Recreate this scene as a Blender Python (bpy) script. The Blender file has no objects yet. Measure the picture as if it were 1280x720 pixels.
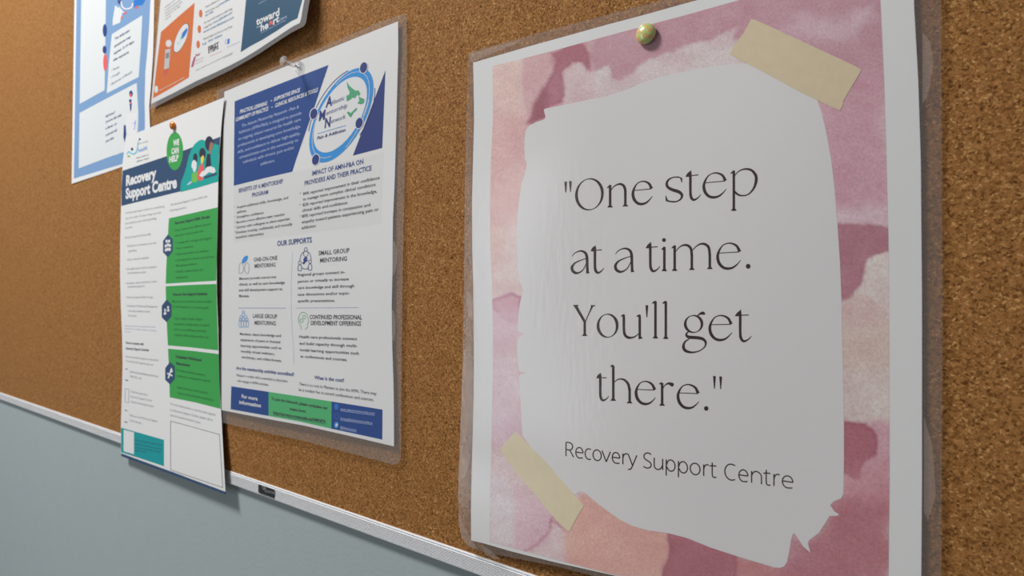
import bpy, bmesh, math, random
import numpy as np
from mathutils import Vector
from mathutils.geometry import tessellate_polygon
random.seed(7); rng = np.random.default_rng(11)
scene = bpy.context.scene
COL = scene.collection

# ------------------------------------------------------------------ camera, world, lights, exposure
F, D, CX, CY = 707.0, 0.266, 640.0, 360.0          # focal length in px of a 1280x720 frame, metres from lens to cork
YAW, PITCH = math.radians(35.8), math.radians(1.13)
CAM = Vector((0.0, -D, 1.5))
cd = bpy.data.cameras.new('camera'); cam = bpy.data.objects.new('camera', cd); COL.objects.link(cam)
cam.location = CAM; cam.rotation_euler = (math.pi/2 + PITCH, 0, YAW)
cd.sensor_fit = 'HORIZONTAL'; cd.sensor_width = 36.0; cd.lens = 36.0*F/1280.0
cd.clip_start = 0.01; cd.clip_end = 50
cd.dof.use_dof = True; cd.dof.focus_distance = 0.305
cd.dof.aperture_fstop = (cd.lens/1000.0)/0.0014
scene.camera = cam

w = bpy.data.worlds.new('world'); scene.world = w; w.use_nodes = True
w.node_tree.nodes['Background'].inputs[0].default_value = (0.98, 0.985, 1.0, 1)
w.node_tree.nodes['Background'].inputs[1].default_value = 0.14

def area(name, loc, target, sx, sy, power, color):
    l = bpy.data.lights.new(name, 'AREA'); l.shape = 'RECTANGLE'; l.size = sx; l.size_y = sy
    l.energy = power; l.color = color
    o = bpy.data.objects.new(name, l); COL.objects.link(o); o.location = loc
    o.rotation_euler = (Vector(target) - Vector(loc)).to_track_quat('-Z', 'Y').to_euler()
    return o
area('ceiling_panel_light', (-1.05, -0.95, 3.0), (-0.6, 0, 1.5), 0.46, 0.30, 37, (1.0, 0.985, 0.965))
area('window_daylight', (-1.98, -2.6, 1.5), (-1.98, 0, 1.5), 0.72, 1.7, 13, (0.93, 0.97, 1.0))

vs = scene.view_settings
vs.view_transform = 'Standard'; vs.look = 'None'; vs.gamma = 1.0; vs.use_curve_mapping = False
vs.exposure = 0.04

# ------------------------------------------------------------------ perspective of the wall plane
FW = np.array([-math.sin(YAW)*math.cos(PITCH), math.cos(YAW)*math.cos(PITCH), math.sin(PITCH)])
RT = np.array([math.cos(YAW), math.sin(YAW), 0.0]); UP = np.cross(RT, FW); C3 = np.array(CAM)
def W(px, py):
    """where on the cork surface (x, z) a traced point lies"""
    d = FW + RT*(px-CX)/F - UP*(py-CY)/F
    t = D/d[1]; return np.array([d[0]*t, 1.5 + d[2]*t])
def WA(x, y):
    x = np.asarray(x, float); y = np.asarray(y, float)
    d = FW[None] + RT[None]*((x-CX)/F)[:, None] - UP[None]*((y-CY)/F)[:, None]
    t = D/d[:, 1]; return np.stack([d[:, 0]*t, 1.5 + d[:, 2]*t], 1)
def PX(x, z):
    q = np.stack([x, np.full_like(x, D), z-1.5], 1); k = q@FW
    return CX + F*(q@RT)/k, CY - F*(q@UP)/k
def crop(ox, oy, s):
    return lambda *pts: [(ox + a/s, oy + b/s) for a, b in pts]

# ------------------------------------------------------------------ materials
def lin(c):
    c = c/255.0
    return c/12.92 if c <= 0.04045 else ((c+0.055)/1.055)**2.4
def alb(rgb, ref=206.0, white=0.80):
    k = white/lin(ref); return tuple(min(0.95, lin(v)*k) for v in rgb)
MATS = {}
def mat(name, rgb, rough=0.6, ref=206.0, var=0.04, scale=900.0, metallic=0.0, spec=0.3):
    if name in MATS: return MATS[name]
    m = bpy.data.materials.new(name); m.use_nodes = True; nt = m.node_tree; N = nt.nodes; L = nt.links
    b = N['Principled BSDF']; b.inputs['Roughness'].default_value = rough
    b.inputs['Metallic'].default_value = metallic; b.inputs['Specular IOR Level'].default_value = spec
    a = alb(rgb, ref)
    tc = N.new('ShaderNodeTexCoord'); no = N.new('ShaderNodeTexNoise'); no.inputs['Scale'].default_value = scale
    no.inputs['Detail'].default_value = 2.0
    L.new(tc.outputs['Object'], no.inputs['Vector'])
    mx = N.new('ShaderNodeMix'); mx.data_type = 'RGBA'
    mx.inputs[6].default_value = (*[v*(1-var) for v in a], 1); mx.inputs[7].default_value = (*[min(1, v*(1+var)) for v in a], 1)
    L.new(no.outputs['Fac'], mx.inputs[0]); L.new(mx.outputs[2], b.inputs['Base Color'])
    MATS[name] = m; return m

def cork_material():
    m = bpy.data.materials.new('cork'); m.use_nodes = True; nt = m.node_tree; N = nt.nodes; L = nt.links
    b = N['Principled BSDF']; b.inputs['Roughness'].default_value = 0.85; b.inputs['Specular IOR Level'].default_value = 0.14
    tc = N.new('ShaderNodeTexCoord')
    def noise(sc, det, rough=0.6):
        n = N.new('ShaderNodeTexNoise'); n.inputs['Scale'].default_value = sc; n.inputs['Detail'].default_value = det
        n.inputs['Roughness'].default_value = rough; L.new(tc.outputs['Object'], n.inputs['Vector']); return n
    wn = noise(420, 2)
    add = N.new('ShaderNodeVectorMath'); add.operation = 'MULTIPLY_ADD'
    L.new(wn.outputs['Color'], add.inputs[0]); add.inputs[1].default_value = (0.0022,)*3; L.new(tc.outputs['Object'], add.inputs[2])
    def vor(sc):
        v = N.new('ShaderNodeTexVoronoi'); v.inputs['Scale'].default_value = sc; L.new(add.outputs[0], v.inputs['Vector']); return v
    v1 = vor(1250); v2 = vor(820)
    sep = N.new('ShaderNodeSeparateColor'); L.new(v1.outputs['Color'], sep.inputs[0])
    r1 = N.new('ShaderNodeValToRGB'); L.new(sep.outputs[0], r1.inputs[0])
    e = r1.color_ramp.elements; e[0].position = 0.0; e[0].color = (0.14, 0.056, 0.014, 1); e[1].position = 1.0; e[1].color = (0.60, 0.33, 0.125, 1)
    for p, c in ((0.14, (0.25, 0.112, 0.029)), (0.45, (0.345, 0.155, 0.047)), (0.85, (0.40, 0.192, 0.062)), (0.95, (0.50, 0.27, 0.095))):
        k = r1.color_ramp.elements.new(p); k.color = (*c, 1)
    sep2 = N.new('ShaderNodeSeparateColor'); L.new(v2.outputs['Color'], sep2.inputs[0])
    r2 = N.new('ShaderNodeValToRGB'); L.new(sep2.outputs[1], r2.inputs[0])
    e = r2.color_ramp.elements; e[0].color = (0.62, 0.56, 0.52, 1); e[1].color = (1.22, 1.25, 1.3, 1); e[0].position = 0.03; e[1].position = 0.98
    k = r2.color_ramp.elements.new(0.14); k.color = (0.96, 0.95, 0.94, 1)
    k = r2.color_ramp.elements.new(0.9); k.color = (1.04, 1.04, 1.04, 1)
    mx = N.new('ShaderNodeMix'); mx.data_type = 'RGBA'; mx.blend_type = 'MULTIPLY'; mx.inputs[0].default_value = 1
    L.new(r1.outputs[0], mx.inputs[6]); L.new(r2.outputs[0], mx.inputs[7])
    nf = noise(2300, 3, 0.7); r3 = N.new('ShaderNodeValToRGB'); L.new(nf.outputs['Fac'], r3.inputs[0])
    r3.color_ramp.elements[0].position = 0.3; r3.color_ramp.elements[0].color = (0.62, 0.58, 0.55, 1)
    r3.color_ramp.elements[1].position = 0.72; r3.color_ramp.elements[1].color = (1.3, 1.32, 1.36, 1)
    m2 = N.new('ShaderNodeMix'); m2.data_type = 'RGBA'; m2.blend_type = 'MULTIPLY'; m2.inputs[0].default_value = 1
    L.new(mx.outputs[2], m2.inputs[6]); L.new(r3.outputs[0], m2.inputs[7])
    L.new(m2.outputs[2], b.inputs['Base Color'])
    bp = N.new('ShaderNodeBump'); bp.inputs['Strength'].default_value = 0.5; bp.inputs['Distance'].default_value = 0.0004
    L.new(nf.outputs['Fac'], bp.inputs['Height']); L.new(bp.outputs[0], b.inputs['Normal'])
    return m

def film_material(name, haze, patch=0.0, rough=0.16, gloss=1.0, tint=(0.985, 0.985, 0.985), wrinkle=0.0, milk=(0.78, 0.78, 0.78)):
    """clear laminating film: mostly see-through, a little milky, glossy by Fresnel"""
    m = bpy.data.materials.new(name); m.use_nodes = True; nt = m.node_tree; N = nt.nodes; L = nt.links
    for n in list(N): N.remove(n)
    out = N.new('ShaderNodeOutputMaterial'); tr = N.new('ShaderNodeBsdfTransparent'); tr.inputs[0].default_value = (*tint, 1)
    df = N.new('ShaderNodeBsdfDiffuse'); df.inputs[0].default_value = (*milk, 1)
    gl = N.new('ShaderNodeBsdfGlossy'); gl.inputs['Roughness'].default_value = rough
    a = N.new('ShaderNodeMixShader'); a.inputs[0].default_value = haze; L.new(tr.outputs[0], a.inputs[1]); L.new(df.outputs[0], a.inputs[2])
    tc = N.new('ShaderNodeTexCoord')
    if patch > 0:
        no = N.new('ShaderNodeTexNoise'); no.inputs['Scale'].default_value = 38; no.inputs['Detail'].default_value = 0.6
        mp = N.new('ShaderNodeMapping'); mp.inputs['Scale'].default_value = (1.6, 1, 0.8)
        L.new(tc.outputs['Object'], mp.inputs[0]); L.new(mp.outputs[0], no.inputs['Vector'])
        rp = N.new('ShaderNodeMapRange'); rp.inputs['From Min'].default_value = 0.55; rp.inputs['From Max'].default_value = 0.565
        rp.inputs['To Min'].default_value = haze; rp.inputs['To Max'].default_value = haze + patch
        L.new(no.outputs['Fac'], rp.inputs['Value']); L.new(rp.outputs[0], a.inputs[0])
    fr = N.new('ShaderNodeFresnel')
    ge = N.new('ShaderNodeNewGeometry'); io = N.new('ShaderNodeMapRange'); io.inputs['To Min'].default_value = 1.45; io.inputs['To Max'].default_value = 1/1.45
    L.new(ge.outputs['Backfacing'], io.inputs['Value']); L.new(io.outputs[0], fr.inputs['IOR'])   # a thin sheet reflects alike from both sides
    ml = N.new('ShaderNodeMath'); ml.operation = 'MULTIPLY'; ml.inputs[1].default_value = gloss; L.new(fr.outputs[0], ml.inputs[0])
    if wrinkle > 0:
        n2 = N.new('ShaderNodeTexNoise'); n2.inputs['Scale'].default_value = 300; n2.inputs['Detail'].default_value = 3
        m2 = N.new('ShaderNodeMapping'); m2.inputs['Scale'].default_value = (1, 1, 0.35)
        L.new(tc.outputs['Object'], m2.inputs[0]); L.new(m2.outputs[0], n2.inputs['Vector'])
        bp = N.new('ShaderNodeBump'); bp.inputs['Strength'].default_value = wrinkle; bp.inputs['Distance'].default_value = 0.0005
        L.new(n2.outputs['Fac'], bp.inputs['Height']); L.new(bp.outputs[0], gl.inputs['Normal'])
    b = N.new('ShaderNodeMixShader'); L.new(ml.outputs[0], b.inputs[0]); L.new(a.outputs[0], b.inputs[1]); L.new(gl.outputs[0], b.inputs[2])
    L.new(b.outputs[0], out.inputs[0]); return m

def attr_material(name, rough=0.6, bump=0.0, spec=0.3, coat=0.0):
    m = bpy.data.materials.new(name); m.use_nodes = True; nt = m.node_tree; N = nt.nodes; L = nt.links
    b = N['Principled BSDF']; b.inputs['Roughness'].default_value = rough; b.inputs['Specular IOR Level'].default_value = spec
    b.inputs['Coat Weight'].default_value = coat; b.inputs['Coat Roughness'].default_value = 0.08
    at = N.new('ShaderNodeVertexColor'); at.layer_name = 'pigment'
    tc = N.new('ShaderNodeTexCoord'); no = N.new('ShaderNodeTexNoise'); no.inputs['Scale'].default_value = 1100; no.inputs['Detail'].default_value = 2
    L.new(tc.outputs['Object'], no.inputs['Vector'])
    rp = N.new('ShaderNodeMapRange'); rp.inputs['From Min'].default_value = 0.3; rp.inputs['From Max'].default_value = 0.7
    rp.inputs['To Min'].default_value = 1.0-bump; rp.inputs['To Max'].default_value = 1.0+bump; L.new(no.outputs['Fac'], rp.inputs['Value'])
    mx = N.new('ShaderNodeMix'); mx.data_type = 'RGBA'; mx.blend_type = 'MULTIPLY'; mx.inputs[0].default_value = 1
    L.new(at.outputs[0], mx.inputs[6]); L.new(rp.outputs[0], mx.inputs[7]); L.new(mx.outputs[2], b.inputs['Base Color'])
    return m

M_PAPER = mat('white_paper', (208, 208, 208), 0.62, 208, 0.015, 500)
M_CORK = cork_material()
M_FILM = film_material('laminate_front_film', 0.02, 0, 0.2, 0.8)
M_FILM_PINK = film_material('laminate_front_film_glossy', 0.02, 0, 0.17, 1.15, wrinkle=0.22)
M_POUCH_PLAIN = film_material('laminate_margin_film_plain', 0.15, 0.0, 0.2, 1.0, tint=(0.93, 0.92, 0.91), milk=(0.74, 0.68, 0.62))
M_POUCH = film_material('laminate_margin_film', 0.12, 0.0, 0.2, 1.0, tint=(0.88, 0.86, 0.85), milk=(0.72, 0.64, 0.60))
M_TOUCH = film_material('film_contact_patch', 0.20, 0.0, 0.3, 0.6, milk=(0.80, 0.66, 0.58))
M_POUCH_GREY = film_material('laminate_margin_film_grey', 0.22, 0.0, 0.25, 1.0, tint=(0.85, 0.85, 0.87))

# ------------------------------------------------------------------ building helpers
def tag(o, label=None, cat=None, group=None, kind=None):
    if label: o['label'] = label
    if cat: o['category'] = cat
    if group: o['group'] = group
    if kind: o['kind'] = kind
    return o
def empty(name, loc):
    o = bpy.data.objects.new(name, None); o.empty_display_size = 0.02; COL.objects.link(o); o.location = loc; return o
def link_mesh(name, me, material, parent=None, smooth=False):
    o = bpy.data.objects.new(name, me); COL.objects.link(o)
    if material: me.materials.append(material)
    if parent: o.parent = parent
    if smooth: me.polygons.foreach_set('use_smooth', [True]*len(me.polygons))
    return o
def bm_obj(name, bm, material, parent=None, smooth=False):
    me = bpy.data.meshes.new(name); bm.to_mesh(me); bm.free(); return link_mesh(name, me, material, parent, smooth)

LAYER = 0.00005
class Sheet:
    """one sheet pinned to the board; all its print lies on one gently bent surface"""
    def __init__(s, name, label, cat, anchor, lift, group=None):
        a = W(*anchor); s.base = np.array([a[0], 0.0, a[1]])
        s.root = empty(name, s.base); tag(s.root, label, cat, group); s.lift = lift
    def world(s, xz, layer=0.0):
        xz = np.asarray(xz, float)
        l = s.lift(xz[:, 0], xz[:, 1]) + layer*LAYER
        q = np.stack([xz[:, 0], np.zeros(len(xz)), xz[:, 1]], 1)
        p = C3[None] + (q-C3[None])*(1-l/D)[:, None]
        return p
    def mesh(s, name, xz, faces, material, layer, parent=None, label=None, origin=None, smooth=True, thick=0.0):
        xz = np.asarray(xz, float); p = s.world(xz, layer); n = len(p)
        h = 1e-4; tx = s.world(xz+np.array([[h, 0]]))-s.world(xz-np.array([[h, 0]])); tz = s.world(xz+np.array([[0, h]]))-s.world(xz-np.array([[0, h]]))
        nr = np.cross(tx, tz); nr /= np.linalg.norm(nr, axis=1)[:, None]
        ff = []
        for f in faces:                                   # every face looks into the room
            q = xz[list(f)]; ar = np.sum(q[:, 0]*np.roll(q[:, 1], -1)-np.roll(q[:, 0], -1)*q[:, 1])
            if abs(ar) < 1e-13: continue
            ff.append(tuple(f) if ar > 0 else tuple(f[::-1]))
        nf = len(ff)
        if thick:
            back = p + np.array([[0, thick, 0]]); cnt = {}
            for f in ff:
                for i in range(len(f)): e = (f[i], f[(i+1) % len(f)]); cnt[e] = 1
            rim = [e for e in cnt if (e[1], e[0]) not in cnt]
            P2, N2 = [p, back], [nr, -nr]; ff += [tuple(i+n for i in f[::-1]) for f in ff[:nf]]; k = 2*n
            for a, b in rim:
                d_ = p[b]-p[a]; o_ = np.cross(d_, nr[a]); o_ /= (np.linalg.norm(o_)+1e-12)
                P2.append(np.array([p[a], p[b], back[b], back[a]])); N2.append(np.array([o_]*4)); ff.append((k, k+3, k+2, k+1)); k += 4
            p = np.concatenate(P2); nr = np.concatenate(N2)
        par = parent if parent is not None else s.root
        me = bpy.data.meshes.new(name); me.from_pydata([tuple(v) for v in p - s.base[None]], [], ff); me.update()
        o = link_mesh(name, me, material, par, True)
        me.normals_split_custom_set_from_vertices([tuple(v) for v in nr])
        if label: o['label'] = label
        return o
    def poly(s, name, polys, material, layer, parent=None, label=None, cell=0.006, thick=0.0):
        """polys: list of pixel outlines, one object each"""
        if len(polys) > 1:
            return [s.poly(name, [p], material, layer, parent, label, cell, thick) for p in polys][0]
        bm = bmesh.new()
        for pts in polys:
            xz = WA([p[0] for p in pts], [p[1] for p in pts])
            ar = 0.5*np.sum(xz[:, 0]*np.roll(xz[:, 1], -1) - np.roll(xz[:, 0], -1)*xz[:, 1])
            if ar < 0: xz = xz[::-1]
            vs_ = [bm.verts.new((a, b, 0)) for a, b in xz]
            for t in tessellate_polygon([[Vector((a*100, b*100, 0)) for a, b in xz]]): bm.faces.new([vs_[i] for i in t])

        co = np.array([v.co[:2] for v in bm.verts]); lo, hi = co.min(0), co.max(0)
        for ax in (0, 1):
            k = math.ceil(lo[ax]/cell)*cell
            while k < hi[ax]:
                n = [0, 0, 0]; n[ax] = 1; c = [0, 0, 0]; c[ax] = k
                bmesh.ops.bisect_plane(bm, geom=bm.verts[:]+bm.edges[:]+bm.faces[:], plane_co=c, plane_no=n, dist=1e-7)
                k += cell
        bm.verts.index_update()
        xz = [(v.co.x, v.co.y) for v in bm.verts]; fc = [tuple(v.index for v in f.verts) for f in bm.faces]; bm.free()
        return s.mesh(name, xz, fc, material, layer, parent, label, thick=thick)
    def strokes(s, name, strokes, material, layer, parent=None, label=None):
        """strokes: lists of (px, py, width_px)"""
        V, Fc = [], []
        for st in strokes: stroke_strip(st, V, Fc)
        V = WA([v[0] for v in V], [v[1] for v in V])
        return s.mesh(name, V, Fc, material, layer, parent, label)

def catmull(P, n):
    P = [np.array(p, float) for p in P]
    if len(P) == 2: return [P[0] + (P[1]-P[0])*i/ n for i in range(n+1)]
    Q = [2*P[0]-P[1]] + P + [2*P[-1]-P[-2]]; out = []
    for i in range(1, len(Q)-2):
        a, b, c, d = Q[i-1:i+3]
        for k in range(n):
            t = k/n
            out.append(0.5*((2*b) + (c-a)*t + (2*a-5*b+4*c-d)*t*t + (3*b-a-3*c+d)*t**3))
    out.append(P[-1]); return out
def stroke_strip(st, V, Fc, n=5, smooth=True):
    C = catmull(st, n) if (smooth and len(st) > 2) else [np.array(p, float) for p in st]
    D_ = [C[0]]
    for a_, b_ in zip(C[:-1], C[1:]):                     # short pieces follow the bend of the sheet
        k_ = max(1, int(np.hypot(*(b_-a_)[:2])/5))
        D_ += [a_+(b_-a_)*(i_+1)/k_ for i_ in range(k_)]
    C = D_; b = len(V)
    for i, p in enumerate(C):
        q0 = C[max(0, i-1)]; q1 = C[min(len(C)-1, i+1)]; t = (q1-q0)[:2]; L_ = np.hypot(*t) or 1; t = t/L_
        nr = np.array([-t[1], t[0]])*max(0.12, p[2])/2
        V.append(tuple(p[:2]+nr)); V.append(tuple(p[:2]-nr))
    for i in range(len(C)-1):
        Fc.append((b+2*i, b+2*i+1, b+2*i+3, b+2*i+2))
def ell(cx, cy, rx, ry, ang=0, n=28):
    """ellipse outline in pixels, ang in degrees anticlockwise as seen"""
    a = math.radians(ang); o = []
    for i in range(n):
        t = 2*math.pi*i/n; x = rx*math.cos(t); y = ry*math.sin(t)
        o.append((cx + x*math.cos(a) - y*math.sin(a), cy - (x*math.sin(a) + y*math.cos(a))))
    return o
def loop_stroke(pts, wd): return [(x, y, wd) for x, y in pts] + [(pts[0][0], pts[0][1], wd)]

# ---- lettering: all lines are queued and turned into meshes together
QUEUE = []
def text(sheet, block, s_, p0, p1, cap, material, layer=2, bold=0.0, shear=0.0, parent=None, res=2, label=None):
    QUEUE.append(dict(sheet=sheet, block=block, s=s_, p0=p0, p1=p1, cap=cap, m=material, layer=layer, bold=bold, shear=shear, parent=parent, res=res, label=label))
def flush_text():
    tmp = []
    for q in QUEUE:
        c = bpy.data.curves.new('line', 'FONT'); c.body = q['s']; c.size = 1.0; c.offset = q['bold']; c.resolution_u = q['res']; c.fill_mode = 'FRONT'
        c.shear = q['shear']
        o = bpy.data.objects.new('line', c); COL.objects.link(o); tmp.append(o)
    bpy.context.view_layer.update(); dg = bpy.context.evaluated_depsgraph_get()
    groups = {}
    for q, o in zip(QUEUE, tmp):
        me = bpy.data.meshes.new_from_object(o.evaluated_get(dg))
        n = len(me.vertices)
        if n:
            co = np.zeros(n*3); me.vertices.foreach_get('co', co); co = co.reshape(-1, 3)
            fc = [tuple(p.vertices) for p in me.polygons]
            A = W(*q['p0']); B = W(*q['p1']); x0, x1 = co[:, 0].min(), co[:, 0].max()
            H = W(q['p0'][0], q['p0'][1]-q['cap'])[1] - A[1]
            B2 = W(q['p1'][0], q['p1'][1]-q['cap'])[1] - B[1]
            u = (co[:, 0]-x0)/(x1-x0); hh = H
            xz = A[None] + (B-A)[None]*u[:, None] + np.stack([np.zeros(n), co[:, 1]/CAPH*hh], 1)
            big = q['cap'] >= 4.4
            key = (id(q['sheet']), q['block'], q['m'].name, len(groups) if big else -1)
            g = groups.setdefault(key, dict(q=q, V=[], F=[])); b = len(g['V'])
            g['V'].extend(map(tuple, xz)); g['F'].extend([tuple(i+b for i in f) for f in fc])
        bpy.data.meshes.remove(me)
    for o in tmp:
        c = o.data; bpy.data.objects.remove(o); bpy.data.curves.remove(c)
    for g in groups.values():
        q = g['q']; o_ = q['sheet'].mesh(q['block'], g['V'], g['F'], q['m'], q['layer'], q['parent'], q['label'], smooth=False)
        if q['cap'] < 4.4: o_['kind'] = 'stuff'              # fine print, too small to pick apart
CAPH = 0.729

def smooth01(a, b, x): t = np.clip((x-a)/(b-a), 0, 1); return t*t*(3-2*t)

# ------------------------------------------------------------------ the setting
def slab(name, x0, x1, y0, y1, z0, z1, m, parent=None, off=(0, 0, 0)):
    bm = bmesh.new()
    bmesh.ops.create_cube(bm, size=1.0)
    for v in bm.verts:
        v.co = Vector((x0+(v.co.x+.5)*(x1-x0)-off[0], y0+(v.co.y+.5)*(y1-y0)-off[1], z0+(v.co.z+.5)*(z1-z0)-off[2]))
    return bm_obj(name, bm, m, parent)
M_WALL = mat('grey_blue_wall_paint', (149, 160, 162), 0.7, 208, 0.03, 60)
nt = M_WALL.node_tree; N = nt.nodes; L = nt.links
_n = N.new('ShaderNodeTexNoise'); _n.inputs['Scale'].default_value = 260; _n.inputs['Detail'].default_value = 2
_t = N.new('ShaderNodeTexCoord'); L.new(_t.outputs['Object'], _n.inputs['Vector'])
_b = N.new('ShaderNodeBump'); _b.inputs['Strength'].default_value = 0.25; _b.inputs['Distance'].default_value = 0.0006
L.new(_n.outputs['Fac'], _b.inputs['Height']); L.new(_b.outputs[0], N['Principled BSDF'].inputs['Normal'])
WALL_Y = 0.0038
tag(slab('wall_back', -2.6, 1.2, WALL_Y, WALL_Y+0.1, 0.0, 2.8, M_WALL), kind='structure')

# ------------------------------------------------------------------ notice board
BX0, BX1 = -1.62, 0.42
board = empty('notice_board', (-0.6, WALL_Y, 1.3363))
tag(board, 'large cork notice board with a ribbed aluminium bottom rail on the grey-blue wall', 'notice board')
BO = (-0.6, WALL_Y, 1.3363)
slab('cork_panel', BX0, BX1, 0.0, WALL_Y, 1.340, 2.25, M_CORK, board, BO)
M_ALU = mat('brushed_aluminium', (218, 219, 221), 0.40, 208, 0.03, 300, metallic=0.2)
# rail profile: raised lip, a narrow groove, then fine ribs
top_z, bot_z = 1.3462, 1.3355
prof = [(WALL_Y, top_z), (-0.0006, top_z), (-0.0010, top_z-0.0002), (-0.0012, top_z-0.0006), (-0.0010, top_z-0.0010), (-0.0002, top_z-0.0012), (-0.0002, top_z-0.0016), (-0.0011, top_z-0.0018)]
z = top_z-0.0018; nr = 9; st = (z-(bot_z+0.0004))/nr
for i in range(nr):
    prof += [(-0.00135, z-st*0.10), (-0.00135, z-st*0.50), (0.0005, z-st*0.54), (0.0005, z-st*0.96), (-0.00135, z-st)]
    z -= st
prof += [(-0.0012, bot_z), (WALL_Y, bot_z)]
bm = bmesh.new(); rows = []
for X in np.linspace(BX0-0.004, BX1+0.004, 9):
    rows.append([bm.verts.new((X-BO[0], y-BO[1], zz-BO[2])) for y, zz in prof])
for a, b in zip(rows[:-1], rows[1:]):
    for i in range(len(prof)-1): bm.faces.new((a[i], b[i], b[i+1], a[i+1]))
for r in (rows[0], rows[-1]): bm.faces.new(r)
bmesh.ops.recalc_face_normals(bm, faces=bm.faces[:])
rail = bm_obj('frame_rail', bm, M_ALU, board)
rail['label'] = 'ribbed aluminium bottom rail'

# maker's badge on the rail
M_BLACK = mat('black_badge_plastic', (38, 38, 40), 0.4, 208)
M_BADGE_TXT = mat('badge_grey_lettering', (140, 142, 145), 0.4, 208)
bl = W(325.6, 614.8); br = W(345.2, 621.4); tl = W(326.0, 605.0)
bm = bmesh.new(); cx_, cz_ = (bl[0]+br[0])/2, (bl[1]+tl[1])/2; hw, hh, rr = (br[0]-bl[0])/2, (tl[1]-bl[1])/2, 0.0009
ring = []
for qx, qz, a0 in ((1, 1, 0), (-1, 1, 90), (-1, -1, 180), (1, -1, 270)):
    for k in range(4):
        a = math.radians(a0+30*k); ring.append((cx_+qx*(hw-rr)+rr*math.cos(a), cz_+qz*(hh-rr)+rr*math.sin(a)))
f0 = [bm.verts.new((x-BO[0], -0.0010-BO[1], zz-BO[2])) for x, zz in ring]; f1 = [bm.verts.new((x-BO[0], -0.0020-BO[1], zz-BO[2])) for x, zz in ring]
bm.faces.new(f1); n_ = len(ring)
for i in range(n_): bm.faces.new((f0[i], f0[(i+1) % n_], f1[(i+1) % n_], f1[i]))
bmesh.ops.recalc_face_normals(bm, faces=bm.faces[:])
badge = bm_obj('maker_badge', bm, M_BLACK, board); badge['label'] = 'small black badge on the rail'

class Flat(Sheet):
    def __init__(s, root, base, lift): s.root = root; s.base = np.array(base, float); s.lift = lift
badge_sheet = Flat(badge, BO, lambda x, z: 0.0021 + 0*x)
text(badge_sheet, 'lettering', 'Quartet', (330.5, 614.2), (343.3, 618.0), 4.2, M_BADGE_TXT, 0)
badge_sheet.strokes('emblem', [[(328.3, 608.3, 0.7), (329.8, 607.6, 0.9), (331.2, 609.4, 0.9), (330.0, 611.6, 0.8), (328.5, 610.6, 0.7), (328.3, 608.3, 0.7)]], M_BADGE_TXT, 0, badge)

# ------------------------------------------------------------------ quote poster
def lift_pink(x, z):
    u = np.clip(-x/0.222, -0.1, 1.1); v = z-1.5
    return 0.0018 + 0.0012*u + 0.0022*smooth01(-0.09, -0.155, v)*u + 0.0004*np.sin(v*38+1.0)*smooth01(0.6, 1.0, u) + 0.0006*np.sin(u*5+v*9)**2
pink = Sheet('quote_poster', 'laminated quote poster in pink watercolour reading One step at a time, below the floral pushpin', 'poster', (768, 719), lift_pink)
outer = [(585.0, 68.5), (586.5, 66.2), (590, 64.8), (615.6, 57.5), (699, 34.5), (755, 19.5), (810, 4.8), (870, -11), (960, -36), (1060, -64), (1172, -97), (1176, -94), (1177, 60), (1178, 374), (1177, 700), (1176, 834), (1168, 836), (1000, 790), (800, 735), (700, 709), (640, 697), (604, 690), (585, 683), (577, 672), (573.5, 650), (572.5, 620), (574, 567), (576.5, 500), (578.5, 440), (579.5, 380), (580.5, 300), (581, 230), (582, 194), (583.5, 130)]
pink.poly('laminate_margin', [outer], M_POUCH, 0, label='clear laminate margin')
for pt in ([(586, 364), (589, 367), (591, 376), (591.3, 390), (590.5, 400), (587.5, 399), (584.5, 392), (582.5, 383), (583, 371)], [(581, 433), (584, 433.5), (588, 440), (591, 452), (592, 475), (591.5, 510), (589.5, 560), (586, 580), (581, 596), (576, 598), (574.8, 585), (575.5, 560), (577.5, 500), (579, 450)], [(572.8, 640), (578, 652), (588, 672), (596, 686), (586, 683), (577, 672), (573.5, 655)], [(603, 682), (612, 687), (625, 699), (618, 699), (606, 693)], [(587, 67), (615.6, 59), (650, 50), (646, 54), (612, 68), (597, 75), (590, 77.5), (587, 73)], [(1153, 40), (1163, 52), (1167, 80), (1160, 118), (1153, 130)], [(1155, 520), (1166, 560), (1170, 620), (1160, 650), (1155, 640)]):
    pink.poly('contact_patch', [pt], M_TOUCH, 1, label='paler patch where the laminate touches the cork')
paper_p = [(591.4, 78.3), (625, 68.5), (660, 58.3), (720, 41.7), (760, 30.5), (800, 20.0), (860, 3.3), (950, -21.5), (1050, -49), (1141, -73), (1142.8, 11), (1147.8, 100), (1151, 200), (1152.5, 374), (1152.5, 600), (1151, 806), (1000, 772), (880, 744), (768, 719.5), (690, 702), (640, 689.5), (604, 679), (588.9, 675.6), (588.6, 640), (589.6, 590), (590.7, 545), (592, 500), (592.5, 450), (592, 400), (591.5, 360), (590.2, 310), (590.0, 250), (591.5, 190), (592.6, 150), (592.0, 110)]
psheet = pink.poly('paper_sheet', [paper_p], M_PAPER, 3, thick=0.0002)

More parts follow.
